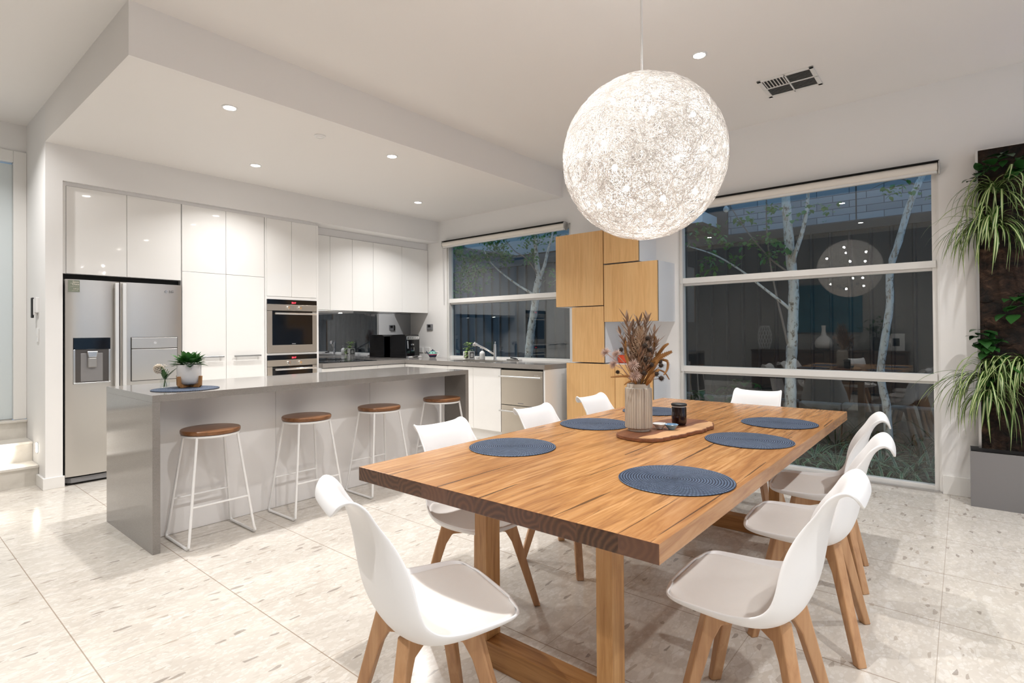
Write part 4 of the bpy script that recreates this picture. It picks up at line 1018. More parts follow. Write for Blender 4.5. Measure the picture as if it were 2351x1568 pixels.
for pts, w in ((((.0, 0, -.05), (.03, -.03, .06), (.085, -.05, .125), (.155, -.05, .160)), .016), (((.01, 0, -.05), (.04, -.04, .04), (.07, -.05, .09), (.10, -.05, .15)), .012), (((.02, 0, -.05), (.07, .0, .09), (.115, -.03, .175), (.145, -.03, .198)), .010),
               (((.0, 0, -.05), (.06, -.02, .1), (.128, -.04, .115), (.132, -.05, .078), (.110, -.06, .045)), .008), (((.02, 0, -.05), (.08, .01, .055), (.125, .0, .058), (.155, .0, .018)), .005), (((0, 0, -.05), (-.03, -.05, .03), (-.085, -.07, .042), (-.150, -.07, .038)), .007),
               (((0, 0, -.05), (-.03, 0, .06), (-.062, 0, .15), (-.060, 0, .215)), .008), (((0, 0, -.05), (-.035, -.06, .03), (-.06, -.06, .10), (-.075, -.06, .15)), .010), (((0, 0, -.04), (-.03, -.05, .01), (-.06, -.07, .015), (-.085, -.07, -.0)), .006), (((0, 0, -.05), (.035, -.06, .01), (.055, -.065, .04), (.09, -.06, .075)), .013), (((0, 0, -.05), (.06, .02, .1), (.085, .01, .19), (.082, .01, .25)), .010)):
    serr(pts, w)
t = thing('lidded_jar', 'dark amber glass candle jar with a black lid on the serving board', 'jar', (2.76, 1.155, BZ))
MB().lathe([(.030, 0), (.036, .008), (.038, .02), (.038, .088), (.036, .094)], 32, (2.76, 1.155, BZ)).build('jar_body', M['brownglass'], t, smooth=40)
MB().lathe([(.034, .094), (.034, .099)], 32, (2.76, 1.155, BZ)).build('seal', M['ceram'], t)
MB().lathe([(.037, .0992), (.040, .101), (.040, .109), (.037, .1115)], 32, (2.76, 1.155, BZ)).build('jar_lid', M['blkm'], t, smooth=40)
for lab, x, y, m, r in (('small white dipping bowl on the serving board, behind the blue one', 2.588, 1.185, 'ceram', .036), ('small blue glazed dipping bowl on the serving board', 2.600, 1.128, 'bluec', .034)):
    o = MB().lathe([(.014, 0), (.016, .004), (r - .004, .020), (r, .026), (r - .002, .027), (r - .007, .021), (.012, .008), (.002, .007)], 32, (x, y, BZ)).build('dipping_bowl', M[m], None, smooth=45)
    tag(centre(o), lab, 'bowl', 'dipping bowls on the serving board')

# island: white pot on a timber stand, little vase of flowers
IZ = CT + .0058; px, py = 1.405, 3.945
t = thing('pot_stand', 'timber four-armed stand holding the white pot on the island', 'plant stand', (px, py, IZ))
for q in range(4):
    an = .5 + q * PI / 2; c, s = math.cos(an), math.sin(an)
    MB().prism([(.0, .0), (.080, .0), (.091, .012), (.094, .075), (.079, .075), (.073, .028), (.055, .016), (.0, .016)], (-.009, .009), lambda a, b, h, c=c, s=s: (px + a * c - h * s, py + a * s + h * c, IZ + b)).build('stand_arm', M['bamboo'], t, bev=.002)
t = thing('pot_plant', 'glossy green plant in a round white pot on the island', 'potted plant', (px, py, IZ + .018))
MB().lathe([(.044, .0), (.057, .006), (.067, .022), (.071, .05), (.071, .130), (.067, .130), (.066, .105)], 40, (px, py, IZ + .018), True, True).build('pot', M['potwhite'], t, smooth=45)
rn = random.Random(8); mb = MB()
for i in range(120):
    a = rn.uniform(0, 2 * PI); el = rn.uniform(-.1, 1.2); r = rn.uniform(.0, .035); d = Vector((math.cos(a) * math.cos(el), math.sin(a) * math.cos(el), math.sin(el)))
    c = Vector((px, py, IZ + .018 + .125)) + d * rn.uniform(.005, .055) + Vector((r * math.cos(a), r * math.sin(a), 0))
    leaf(mb, c, d + Vector((0, 0, .1)), rn.uniform(.038, .062), rn.uniform(.015, .022), .5, 5, .25)
mb.build('foliage', M['leaf_pot'], t, smooth=60)
jx, jy = 1.285, 4.015
t = thing('posy_jar', 'small clear jar with a cream carnation and leaves beside the white pot', 'vase', (jx, jy, IZ))
MB().lathe([(.022, 0), (.027, .004), (.028, .045), (.024, .056), (.020, .060), (.021, .068)], 28, (jx, jy, IZ), True, False).build('glass_jar', M['jarglass'], t, smooth=45)
mb = MB()
for dx, dy, h in ((-.03, .022, .13), (.012, -.01, .12), (.0, .0, .14), (.018, -.02, .11)): mb.tube([(jx - dx * .3, jy - dy * .3, IZ + .006), (jx, jy, IZ + .06), (jx + dx, jy + dy, IZ + h)], .0018, 5)
mb.build('stems', M['stem'], t, smooth=50)
mb = MB(); fc = Vector((jx - .028, jy + .024, IZ + .125))
for i in range(90):
    z = 1 - 2 * (i + .5) / 90; an = i * 2.39996; d = Vector((math.sqrt(1 - z * z) * math.cos(an), math.sqrt(1 - z * z) * math.sin(an), z))
    leaf(mb, fc + d * .013, d, .022, .012, .3, 3, .5)
mb.build('carnation', M['petal'], t)
mb = MB(); leaf(mb, (jx, jy, IZ + .05), (.55, -.35, .8), .115, .028, .2, 6); leaf(mb, (jx, jy, IZ + .05), (-.25, -.1, .95), .095, .026, .2, 6); leaf(mb, (jx, jy, IZ + .06), (.3, -.5, .6), .06, .014, .3, 6)
mb.build('leaves', M['leaf_pot'], t, smooth=60)
mb = MB()
for i in range(34): mb.ball((jx + rn.uniform(-.022, .02), jy + rn.uniform(-.02, .02), IZ + rn.uniform(.11, .155)), rn.uniform(.002, .0036), 5, 4)
mb.build('tiny_blossom', M['petal'], t)

# ------------------------------------------------------------------ oak wall cabinets between the windows
XC = 4.971
def oakbox(label, y0, y1, z0, z1, doors, base=False):
    t = thing('oak_cabinet', label, 'cabinet', (5.17, (y0 + y1) / 2, z0), 0, 'pale oak cabinets between the windows')
    B(XC + .021, 5.378 if base else 5.3805, y0, y1, z0 + (.06 if base else 0), z1).build('carcass', M['carc'], t)
    B(XC + .012, XC + .0205, y0 + .002, y1 - .002, z0 + (.06 if base else .002), z1 - .002).build('shadow_gap', M['gap'], t)
    if base: B(XC + .05, XC + .06, y0, y1, 0, .06).build('kickboard', M['carc'], t)
    for a, b in doors: B(XC - .006, XC + .0115, a + .0025, b - .0025, z0 + (.062 if base else .0025), z1 - .0025).build('door', M['oak'], t, bev=.001)
    return t
oakbox('large pale oak wall cabinet overlapping the kitchen window, top of the cluster', 2.884, 3.484, 1.546, 2.335, [(2.884, 3.484)])
oakbox('small pale oak wall cabinet at the top of the cluster behind the pendant', 2.482, 2.878, 1.977, 2.335, [(2.482, 2.878)])
oakbox('pale oak wall cabinet with a white side, nearest the big window', 2.283, 2.876, 1.372, 1.968, [(2.283, 2.876)])
oakbox('narrow upright pale oak cabinet standing on the low oak unit', 2.880, 3.276, .946, 1.541, [(2.880, 3.276)])
oakbox('low pale oak cabinet on the floor beside the sink bench', 2.34, 3.352, 0, .938, [(2.34, 2.755), (2.755, 3.352)], True)
t = thing('red_pot', 'rounded orange-red pot on the low oak cabinet behind the dried flowers', 'pot', (5.2, 2.79, .939))
MB().lathe([(.035, 0), (.05, .01), (.056, .045), (.052, .085), (.046, .085), (.046, .03)], 28, (5.2, 2.79, .939)).build('pot', M['redc'], t, smooth=45)

# ------------------------------------------------------------------ living wall and planter
t = thing('metal_planter', 'rectangular galvanised metal trough planter under the living wall', 'planter', (5.24, -.9, 0))
MB().box(5.12, 5.124, -1.75, -.028, 0, .395).box(5.124, 5.355, -.032, -.028, 0, .395).box(5.351, 5.355, -1.75, -.032, 0, .395).box(5.124, 5.351, -1.75, -1.746, 0, .395).build('trough', M['zinc'], t)
B(5.125, 5.35, -1.745, -.033, .01, .36).build('soil', M['soil'], t)
PX = 5.285
t = thing('living_wall', 'dark planted wall panel in a slim metal frame above the trough', 'living wall', (5.33, -.9, .397))
B(PX, 5.378, -1.74, -.094, .397, 2.585).build('backing', M['felt'], t)
MB().box(PX - .008, 5.378, -.0935, -.078, .397, 2.592).box(PX - .008, 5.378, -1.755, -1.7405, .397, 2.592).box(PX - .008, 5.378, -1.7405, -.0935, 2.5855, 2.592).build('panel_frame', M['alu'], t)
rp = random.Random(21)
mb = MB()
for i in range(60):
    y, z = rp.uniform(-1.7, -.12), rp.uniform(.45, 2.55); mb.ball((PX - .002, y, z), rp.uniform(.02, .06), 7, 5, (.35, 1.2, .7))
mb.build('moss_lumps', M['felt'], t, smooth=60)
def arc(mb, p, d, L_, w, droop, n=9, fold=.3, tw=0):
    p = Vector(p); d = Vector(d).normalized(); pts = [tuple(p)]; q = p.copy()
    for i in range(n):
        q = q + d * (L_ / n); d = (d + Vector((0, tw / n, -droop / n * (1 + i / n)))).normalized()
        if q.x > 5.27 and q.y < 0: q.x = 5.27
        if q.x > 5.36: q.x = 5.36
        pts.append(tuple(q))
    ws = [w * (1 - .25 * i / n) * (1 if i < n - 2 else (n - i) / 2.6) for i in range(n + 1)]; ws[-1] = .0004; ws[0] *= .6
    sd = Vector((0, 0, 1)).cross(Vector(pts[n // 2]) - Vector(pts[0]))
    if sd.length < .01: sd = Vector((0, 1, 0))
    mb.blade(pts, ws, sd, fold)
def spider(label, y, z, n, L_, hang, seed, left=.3, far=()):
    r = random.Random(seed); t = thing('spider_plant', label, 'plant', (5.22, y, z), 0, 'spider plants on the living wall'); mb = MB(); c = (5.262, y, z)
    for i in range(n):
        a = r.uniform(-1.5, 1.5); d = (-r.uniform(.25, 1.0), a + left * r.uniform(0, 1), r.uniform(-.2, 1.5))
        arc(mb, (c[0], y + r.uniform(-.03, .03), z + r.uniform(-.03, .03)), d, L_ * r.uniform(.55, 1.3), r.uniform(.0055, .009), r.uniform(1.2, 4.2) * hang, 9, .3, r.uniform(-1.2, 1.2))
    for dy, dz, l2, dr in far: arc(mb, (c[0] - .01, y, z), (-.35 + r.uniform(-.1, .1), dy, dz), l2, .0075, dr, 12)
    mb.build('strap_leaves', M['spider'], t, smooth=60)
    MB().ball((5.268, y, z), .028, 10, 8).build('crown_base', M['stem'], t, smooth=60); return t
FAR = [(1, .35, .42, 1.3), (1, .25, .46, 1.4), (.9, .5, .40, 1.9), (1, .1, .44, 1.9), (.8, .2, .38, 2.6), (.9, .4, .36, 2.8), (.8, -.1, .33, 2.4), (.7, .3, .36, 3.0), (.7, .6, .34, 3.2)]
spider('striped spider plant spilling from the top of the living wall, below the heart-shaped leaves', -.19, 2.28, 60, .36, 1.2, 1, .1, [(.8, .12, .30, .9), (.7, .3, .26, 1.6)])
spider('striped spider plant just under the topmost one, its long leaves reaching over the white wall', -.16, 2.02, 90, .42, 1.3, 2, .35, FAR)
spider('large striped spider plant low on the living wall, its leaves reaching across the window frame', -.125, .915, 40, .40, 1.4, 3, .4, FAR + [(1, .5, .52, 1.2), (1, .3, .55, 1.5), (1, .15, .50, 1.9)])
spider('striped spider plant hanging over the corner of the metal trough', -.13, .79, 36, .36, 2.0, 4, .15, [(.5, .2, .34, 3), (.4, .1, .36, 3.2)])
spider('striped spider plant low on the living wall towards the frame edge of the view', -.33, 1.02, 70, .36, 1.9, 5, -.1)
spider('small striped spider plant above the large low one', -.17, 1.03, 24, .26, 1.8, 6, .2, [(.9, .5, .26, 1.6), (.9, .3, .3, 1.6), (.8, .6, .22, 3.2)])
def heart(mb, p, d, L_, w, nrm, droop=.8):
    leaf(mb, p, d, L_, w, droop, 7, .18)
def pothos(label, spots, seed, mat='leaf_dark', n=9):
    r = random.Random(seed); y, z = spots[0]; t = thing('climbing_plant', label, 'plant', (5.25, y, z), 0, 'broad-leaved plants on the living wall'); mb = MB(); v = MB(); last = Vector((5.265, y, z))
    for sy, sz in spots:
        q = Vector((5.262, sy, sz)); v.tube([last, (last + q) / 2 + Vector((-.02, 0, .01)), q + Vector((-.004, 0, 0))], .003, 5); last = q
        for i in range(n):
            L_ = r.uniform(.07, .13); leaf(mb, (5.255 - r.uniform(0, .03), sy + r.uniform(-.05, .05), sz + r.uniform(-.05, .05)), (-r.uniform(.3, 1), r.uniform(-.8, .9), r.uniform(-.5, .6)), L_, L_ * .33, r.uniform(.6, 1.6), 7, .15)
    mb.build('broad_leaves', M[mat], t, smooth=60); v.build('vine', M['stem'], t, smooth=60)
pothos('heart-leaved climbing plant at the top left corner of the living wall', [(-.14, 2.47), (-.12, 2.40), (-.22, 2.52)], 1, 'leaf_dark', 6)
pothos('heart-leaved climbing plant at the top edge of the living wall, further from the window', [(-.36, 2.50), (-.30, 2.36), (-.42, 2.44)], 2, 'leaf_dark', 6)
pothos('dark broad-leaved plant halfway up the living wall beside its metal edge', [(-.12, 1.22), (-.15, 1.13), (-.10, 1.16)], 3, 'leaf_dark', 8)
pothos('broad-leaved plant in the middle of the living wall below the long spider plant', [(-.30, 1.50), (-.24, 1.40), (-.38, 1.45)], 4, 'leaf_dark', 5)
pothos('broad green leaves hanging among the low spider plants on the living wall', [(-.28, 1.04), (-.36, .93), (-.22, .98)], 5, 'leaf_pot', 3)

# ------------------------------------------------------------------ courtyard outside
struct(B(5.52, 9.5, -3.0, 9.0, -.12, -.03).build('ground_garden', M['soil']))
XFN = 7.2
ft = thing('garden_fence', 'dark ribbed steel boundary fence across the courtyard', 'fence', (XFN, 3, .40))
mb = MB(); y = -2.9; prof = []
while y < 8.9:
    prof += [(y, 0), (y + .155, 0), (y + .168, .028), (y + .182, .028), (y + .195, 0)]; y += .195
b = 0
for yy, dx in prof: mb.v += [(XFN - dx, yy, .30), (XFN - dx, yy, 2.44)]
for i in range(len(prof) - 1): mb.f.append((2 * i, 2 * i + 1, 2 * i + 3, 2 * i + 2))
mb.build('ribbed_sheet', M['fence'], ft, mods=(solid(.003, 1),))
MB().box(XFN - .045, XFN + .02, -2.9, 8.9, 2.40, 2.50).build('top_rail', M['fence'], ft, bev=.004)
rs = random.Random(4); y = -2.6; k = 0
while y < 5.0:
    L_ = rs.uniform(.36, .46)
    o = B(6.98, 7.14, y + .004, y + L_ - .004, -.05, .455 + rs.uniform(-.012, .012)).build('edging_block', M['stone'], None, bev=.02, seg=2)
    tag(centre(o), 'pale stone block in the low garden edging along the fence', 'stone block', 'stone blocks edging the garden'); y += L_
nb = sempty('wall_neighbour')
B(7.9, 8.1, -3.0, 2.556, 0, 4.2).build('brick_face', M['brick'], nb)
B(7.896, 7.90, 1.0, 1.014, 2.64, 4.2).build('control_joint', M['gap'], nb)
B(7.88, 7.90, -3.0, 2.55, 2.50, 2.63).build('flashing', M['fence'], nb)
B(7.86, 7.90, 2.557, 3.9, 0, 4.2).build('cladding', M['fence'], nb)
B(7.3, 7.9, 2.7, 3.2, 2.75, 2.9).build('eave', M['satin'], nb)
MB().prism([(4.0, 2.70), (6.35, 2.70), (7.7, 2.99), (7.7, 4.1), (4.0, 4.1)], (7.8, 8.0), lambda a, b, c: (c, a, b)).build('gable', paint('grey_render', (.34, .33, .31)), nb)
MB().prism([(3.3, 2.52), (9.0, 2.52), (9.0, 2.62), (3.3, 2.62)], (7.5, 8.0), lambda a, b, c: (c, a, b)).build('fascia', M['fence'], nb)
B(8.6, 8.8, 2.56, 16, 0, 6).build('upper_wall', M['fence'], nb)
def curve(P, n):
    P = [Vector(p) for p in P]; out = []
    for i in range(n + 1):
        x = i / n * (len(P) - 1); k = min(int(x), len(P) - 2); f = x - k; p = [P[max(0, min(len(P) - 1, k + d))] for d in (-1, 0, 1, 2)]
        out.append(.5 * (2 * p[1] + (p[2] - p[0]) * f + (2 * p[0] - 5 * p[1] + 4 * p[2] - p[3]) * f * f + (3 * p[1] - p[0] - 3 * p[2] + p[3]) * f ** 3))
    return out
def bough(mb, P, r0, r1, n=24, rnd=None):
    c = curve(P, n); rr = [(r0 + (r1 - r0) * i / n) * (1 + (.06 * math.sin(i * 2.3) if rnd else 0)) for i in range(n + 1)]; mb.tube(c, rr, 12); return c
def tree(label, base, trunk, r0, r1, boughs, leaves, seed, size=.05, extra=()):
    r = random.Random(seed); t = thing('birch_tree', label, 'tree', base, 0, 'white-barked trees in the courtyard')
    mb = MB(); bough(mb, trunk, r0, r1, 40, r)
    tr = mb.build('trunk', M['bark'], t, smooth=60)
    for P, a, b, m in boughs:
        q = MB(); bough(q, P, a, b, 22, r); q.build('branch', M[m], t, smooth=60)
    mb = MB()
    for c, rad, n in leaves:
        tw = []
        for j in range(max(2, n // 12)):
            tw.append((Vector(c) + Vector((r.gauss(0, rad[0] * .5), r.gauss(0, rad[1] * .5), r.gauss(0, rad[2] * .5))), Vector((r.uniform(-1, 1), r.uniform(-1, 1), r.uniform(-.7, .3))).normalized()))
        for i in range(n):
            p, d = tw[i % len(tw)]; q = p + d * r.uniform(-.16, .16) + Vector((r.gauss(0, .03), r.gauss(0, .03), r.gauss(0, .03)))
            if q.x < 5.62: q.x = 5.62 + r.uniform(0, .2)
            leaf(mb, q, (r.uniform(-1, 1), r.uniform(-1, 1), r.uniform(-.9, .3)), size * 1.15 * r.uniform(.7, 1.25), size * r.uniform(.34, .46), .6, 3, .2)
    mb.build('leaves', M['leaf_tree'], t, smooth=60)
    return t
tree('slender white-barked tree beyond the right part of the big window, leaning over at the top', (6.55, .57, -.05),
     [(6.55, .565, -.05), (6.55, .585, .22), (6.55, .599, .52), (6.55, .623, .65), (6.55, .643, .87), (6.55, .595, 1.26), (6.55, .561, 1.52), (6.55, .562, 1.78), (6.55, .538, 1.95), (6.55, .487, 2.12), (6.55, .404, 2.45), (6.55, .334, 2.65), (6.55, .2, 3.0), (6.5, .1, 3.5)], .038, .027,
     [([(6.55, .33, 2.66), (6.5, .45, 2.74), (6.45, .58, 2.72), (6.42, .70, 2.66)], .008, .003, 'twig')], [((6.45, .50, 2.68), (.06, .13, .06), 26), ((6.55, .28, 2.6), (.05, .12, .06), 8), ((6.5, .1, 3.4), (.5, .6, .3), 60)], 31, .055)
tree('white-barked tree directly behind the far end of the table, forking below the window head', (6.4, 1.44, -.05),
     [(6.4, 1.45, -.05), (6.4, 1.44, .144), (6.4, 1.437, .45), (6.4, 1.434, .80), (6.4, 1.418, 1.08), (6.4, 1.401, 1.45), (6.4, 1.394, 1.78), (6.4, 1.417, 2.01), (6.4, 1.443, 2.39), (6.4, 1.465, 2.77), (6.4, 1.47, 3.2), (6.4, 1.45, 3.7)], .062, .042,
     [([(6.40, 1.39, 1.95), (6.36, 1.375, 2.06), (6.35, 1.303, 2.274), (6.35, 1.255, 2.496), (6.35, 1.237, 2.676), (6.35, 1.23, 2.9)], .026, .014, 'bark'),
      ([(6.39, 1.42, 1.49), (6.3, 1.509, 1.592), (6.3, 1.705, 1.767), (6.3, 1.91, 1.95), (6.3, 2.197, 2.148), (6.3, 2.515, 2.283)], .018, .006, 'bark'),
      ([(6.38, 1.45, 1.10), (6.3, 1.49, 1.406), (6.3, 1.539, 1.64), (6.3, 1.601, 2.02), (6.3, 1.632, 2.40), (6.3, 1.629, 2.75)], .013, .006, 'twig'),
      ([(6.39, 1.40, 1.86), (6.3, 1.46, 1.92), (6.3, 1.592, 2.043), (6.3, 1.768, 2.275), (6.3, 1.904, 2.485), (6.3, 2.05, 2.75)], .012, .005, 'twig')],
     [((6.3, 2.4, 2.48), (.1, .16, .12), 34), ((6.3, 2.1, 2.33), (.1, .16, .07), 44), ((6.3, 1.9, 2.24), (.1, .12, .06), 30), ((6.3, 2.22, 2.10), (.1, .14, .10), 40), ((6.3, 1.68, 2.08), (.1, .14, .06), 44), ((6.3, 1.48, 2.10), (.08, .10, .08), 30), ((6.3, 1.56, 2.52), (.08, .08, .08), 22),
      ((6.3, 1.32, 2.54), (.08, .07, .06), 14), ((6.3, 1.15, 2.49), (.08, .09, .06), 20), ((6.3, 1.86, 2.55), (.1, .16, .07), 26), ((6.3, 2.35, 1.93), (.1, .16, .05), 26), ((6.3, 1.62, 2.28), (.08, .08, .08), 16), ((6.35, 1.5, 3.4), (.6, .8, .35), 90)], 32, .058)
tree('white-barked tree outside the kitchen window, its forked trunk left of the oak cabinet', (6.3, 4.95, -.05),
     [(6.3, 4.93, -.05), (6.3, 4.93, .4), (6.3, 4.925, .652), (6.3, 4.914, .908), (6.3, 4.879, 1.227), (6.3, 4.812, 1.576), (6.3, 4.753, 1.922), (6.3, 4.712, 2.045)], .072, .050,
     [([(6.3, 4.712, 2.03), (6.3, 4.757, 2.302), (6.3, 4.771, 2.556), (6.3, 4.784, 2.812), (6.3, 4.79, 3.3)], .040, .024, 'bark'), ([(6.3, 4.715, 2.03), (6.3, 4.617, 2.227), (6.3, 4.553, 2.439), (6.3, 4.475, 2.648), (6.3, 4.40, 3.0)], .028, .012, 'bark'),
      ([(6.29, 4.76, 1.80), (6.2, 5.021, 1.964), (6.2, 5.357, 2.181), (6.2, 5.576, 2.365), (6.2, 5.693, 2.544)], .018, .006, 'bark'), ([(6.28, 4.72, 2.10), (6.2, 4.855, 2.332), (6.2, 5.099, 2.484), (6.2, 5.3, 2.7)], .012, .005, 'twig')],
     [((6.2, 6.2, 2.56), (.15, .2, .10), 171), ((6.2, 5.95, 2.42), (.15, .22, .09), 171), ((6.2, 6.1, 2.20), (.12, .2, .11), 190), ((6.2, 5.78, 2.25), (.12, .16, .07), 133), ((6.2, 5.6, 2.50), (.12, .14, .06), 114), ((6.2, 5.32, 2.42), (.12, .16, .07), 133), ((6.2, 5.4, 2.64), (.12, .2, .05), 114), ((6.2, 4.80, 2.35), (.1, .10, .06), 57),
      ((6.2, 4.85, 2.60), (.1, .14, .06), 95), ((6.2, 4.40, 2.05), (.1, .06, .08), 38), ((6.2, 6.0, 2.0), (.1, .2, .06), 83), ((6.2, 6.3, 1.93), (.1, .1, .08), 49), ((6.3, 4.5, 2.66), (.1, .14, .05), 76), ((6.3, 5.3, 3.3), (.6, .9, .35), 228)], 33, .05)
t = thing('festoon_bulb', 'unlit white light bulb hanging outside the big window near the pendant', 'light bulb', (6.0, 1.962, 2.57))
MB().ball((6.0, 1.962, 2.585), .030, 14, 10, (1, 1, 1.15)).build('globe', M['ceram'], t, smooth=60)
MB().lathe([(.014, .03), (.015, .065), (.010, .072)], 14, (6.0, 1.962, 2.585)).tube([(6.0, 1.962, 2.655), (6.0, 1.962, 2.75)], .003, 6).build('socket', M['whitepl'], t, smooth=40)
MB().tube([(6.0, -1, 2.80), (6.0, 1.0, 2.745), (6.0, 1.962, 2.75), (6.0, 3.2, 2.80)], .004, 6).build('cable', M['blkm'], t)

def clump(x, y, label, n, L_, mat, seed, w=.013, up=.9):
    r = random.Random(seed); mb = MB()
    for i in range(n):
        a = r.uniform(0, 2 * PI); d = (math.cos(a), math.sin(a), r.uniform(.3, 1.6) * up); rr = r.uniform(0, .05)
        p = Vector((x + rr * math.cos(a), y + rr * math.sin(a), -.035)); d = Vector(d).normalized(); pts = [p.copy()]; q = p.copy(); l = L_ * r.uniform(.6, 1.15); dr = r.uniform(.8, 2.4); k = 9
        for j in range(k):
            q = q + d * (l / k); d = (d + Vector((0, 0, -dr / k * (1 + j / k)))).normalized(); q = Vector((min(max(q.x, 5.56), 6.93), q.y, max(q.z, -.02))); pts.append(q.copy())
        ws = [w * (1 - .3 * j / k) for j in range(k - 1)] + [w * .5, .0005]; sd = Vector((0, 0, 1)).cross(Vector((math.cos(a), math.sin(a), 0)))
        mb.blade(pts, ws, sd, .3)
    o = mb.build('strappy_plant', M[mat], None, smooth=60); o.data.transform(Matrix.Translation((-x, -y, .035))); o.location = (x, y, -.035)
    return tag(o, label, 'plant', 'strappy plants in the garden bed')
VL = 'white-edged strap-leaved clump low in the garden bed behind the big window'
for i, (x, y) in enumerate([(5.80, .93), (5.92, .66), (5.78, .42), (6.02, .35), (6.2, .62), (5.75, 1.22), (6.1, 1.15), (6.35, .25)]): clump(x, y, VL, 34, .42 if i % 2 else .50, 'liriope', 50 + i)
DL = 'dark green tufted clump growing against the stone edging outside'
for i, (x, y) in enumerate([(6.6, 1.05), (6.7, .35), (6.65, .1), (6.6, 2.0), (6.75, .75), (6.7, 2.6)]): clump(x, y, DL, 46, .62, 'grass', 70 + i, .006, 1.6)
def bushy(x, y, h, label, seed):
    r = random.Random(seed); t = thing('broad_leaf_shrub', label, 'shrub', (x, y, -.03)); mb = MB()
    for i in range(46):
        a = r.uniform(0, 2 * PI); leaf(mb, (x + r.gauss(0, .08), y + r.gauss(0, .1), h * r.uniform(.35, 1)), (math.cos(a), math.sin(a), r.uniform(-.3, .6)), r.uniform(.10, .17), r.uniform(.03, .045), 1.0, 6, .2)
    mb.build('leaves', M['leaf_dark'], t, smooth=60); MB().tube([(x, y, -.05), (x, y + .02, h * .8)], .008, 6).build('stem', M['twig'], t); return t
bushy(6.25, 1.95, .72, 'dark broad-leaved shrub outside the lower left part of the big window', 3)
bushy(5.95, 2.35, .62, 'dark broad-leaved shrub outside the left jamb of the big window', 4)

# ------------------------------------------------------------------ living area behind the viewpoint, seen only as reflections in the glass
t = thing('sideboard', 'dark timber sideboard behind the viewpoint, reflected in the big window', 'sideboard', (-1.73, 2.18, 0))
MB().box(-1.93, -1.53, .78, 3.57, .835, .87).box(-1.93, -1.55, .79, .83, .02, .835).box(-1.93, -1.55, 3.52, 3.56, .02, .835).box(-1.93, -1.56, .83, 3.52, .06, .10).box(-1.93, -1.91, .83, 3.52, .10, .835).build('body', M['darkwood'], t, bev=.003)
for i in range(4):
    for j in range(3):
        y0 = .83 + i * .6725; z0 = .105 + j * .243; q = B(-1.90, -1.545, y0 + .003, y0 + .669, z0 + .003, z0 + .240).build('drawer', M['darkwood'], t, bev=.002)
o = tag(centre(B(-1.948, -1.915, 1.55, 2.80, 1.23, 2.22).build('canvas_painting', M['paintblue'])), 'large dark blue canvas above the sideboard, reflected in the big window', 'painting')
t = thing('lattice_lantern', 'white lattice lantern on the sideboard, reflected in the window', 'lantern', (-1.72, 3.33, .87)); mb = MB()
for i in range(14):
    for s in (-1, 1):
        pts = []
        for j in range(13):
            f = j / 12; a = i * 2 * PI / 14 + s * f * 1.3; r = .09 + .05 * math.sin(PI * f) ; pts.append((-1.72 + r * math.cos(a), 3.33 + r * math.sin(a), .875 + .5 * f))
        mb.tube(pts, .005, 5)
mb.build('lattice', M['whitepl'], t); MB().tube([(-1.72 + .09 * math.cos(i * PI / 10), 3.33 + .09 * math.sin(i * PI / 10), 1.375) for i in range(20)], .008, 6, True).build('rim', M['whitepl'], t)
t = thing('gourd_vase', 'pale round gourd vase on the sideboard, reflected in the window', 'vase', (-1.72, 2.2, .87))
MB().lathe([(.07, 0), (.15, .06), (.17, .14), (.13, .23), (.05, .30), (.035, .42), (.045, .5)], 32, (-1.72, 2.2, .871)).build('body', M['potwhite'], t, smooth=60)
t = thing('picture_frame', 'small white picture frame on the sideboard, reflected in the window', 'picture frame', (-1.8, .99, .87))
B(-1.82, -1.80, .86, 1.13, .871, 1.2).build('mount', M['ceram'], t); B(-1.80, -1.797, .94, 1.05, .96, 1.11).build('photograph', M['gap'], t)
t = thing('leafy_vase', 'vase of dark green leaves on the sideboard, reflected in the window', 'potted plant', (-1.72, 1.30, .87)); mb = MB(); r = random.Random(2)
for i in range(70):
    a = r.uniform(0, 2 * PI); leaf(mb, (-1.72 + r.gauss(0, .08), 1.30 + r.gauss(0, .12), 1.32 + r.gauss(0, .10)), (math.cos(a), math.sin(a), r.uniform(-.4, .6)), .11, .03, .8, 6)
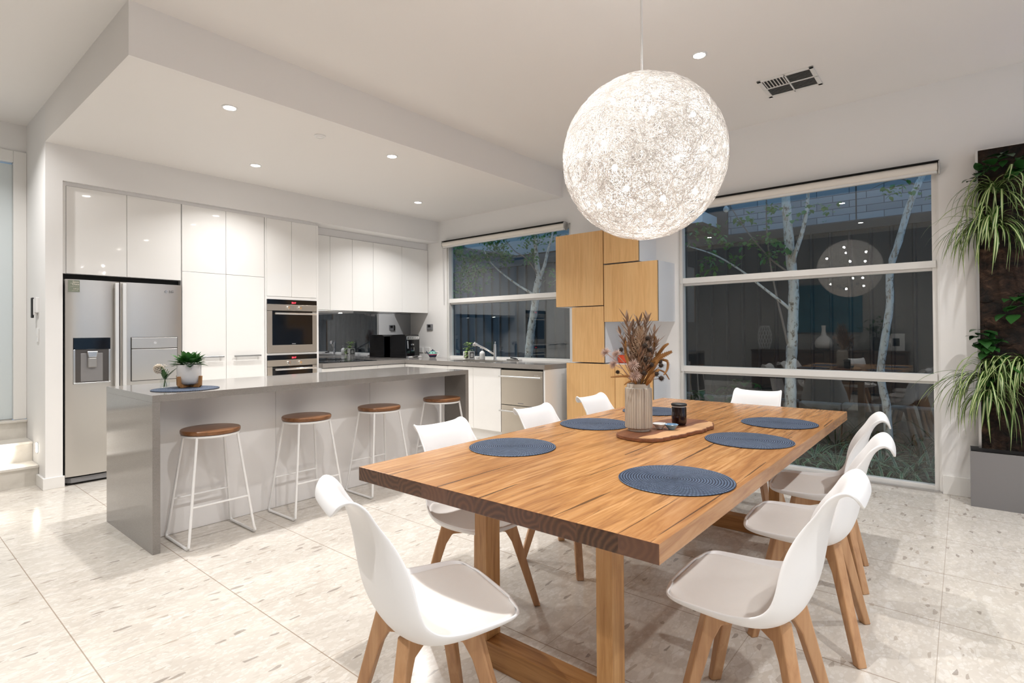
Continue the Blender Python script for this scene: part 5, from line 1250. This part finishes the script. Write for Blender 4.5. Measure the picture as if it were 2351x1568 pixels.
mb.build('leaves', M['leaf_dark'], t); MB().lathe([(.05, 0), (.07, .1), (.05, .26)], 20, (-1.72, 1.30, .871)).tube([(-1.72, 1.3, 1.1), (-1.72, 1.3, 1.35)], .01, 6).build('pot', M['blkm'], t, smooth=60)

# ------------------------------------------------------------------ light, camera, view
L = bpy.data.lights.new('grow_lamp', 'SPOT'); L.energy = 60; L.color = (.62, .42, 1.0); L.spot_size = math.radians(90); L.spot_blend = .8; L.shadow_soft_size = .08
o = bpy.data.objects.new('grow_lamp', L); C.objects.link(o); o.location = (4.7, -1.2, 3.1); o.rotation_euler = (0, math.radians(-48), 0)
wd = bpy.data.worlds.new('dusk'); bpy.context.scene.world = wd; wd.use_nodes = True
bg = wd.node_tree.nodes['Background']; bg.inputs[0].default_value = (.15, .29, .47, 1); bg.inputs[1].default_value = 1.9

sc = bpy.context.scene
cam = bpy.data.cameras.new('camera'); co = bpy.data.objects.new('camera', cam); C.objects.link(co); sc.camera = co
yaw, pit, rol, fpx = .692906, .0078057, .0070818, 1248.7
fw = Vector((math.cos(yaw) * math.cos(pit), math.sin(yaw) * math.cos(pit), math.sin(pit)))
rt = Vector((math.sin(yaw), -math.cos(yaw), 0)); dn = fw.cross(rt)
r2 = rt * math.cos(rol) + dn * math.sin(rol); d2 = -rt * math.sin(rol) + dn * math.cos(rol)
mw = Matrix((r2, -d2, -fw)).transposed().to_4x4(); mw.translation = (0, 0, 1.27); co.matrix_world = mw
cam.sensor_width = 36; cam.lens = fpx * 36 / 2351; cam.shift_y = -(784 - 753.85) / 2351; cam.clip_start = .05; cam.clip_end = 60
vs = sc.view_settings; vs.view_transform = 'Standard'; vs.look = 'None'; vs.gamma = 1; vs.exposure = 0.0; vs.use_curve_mapping = False
cy = sc.cycles
cy.use_denoising = True
try: cy.denoiser = 'OPENIMAGEDENOISE'
except Exception: pass
cy.max_bounces = 10; cy.diffuse_bounces = 5; cy.glossy_bounces = 5; cy.transmission_bounces = 6; cy.transparent_max_bounces = 12
cy.sample_clamp_indirect = 6; cy.sample_clamp_direct = 0; cy.caustics_reflective = False; cy.caustics_refractive = False; cy.blur_glossy = .5
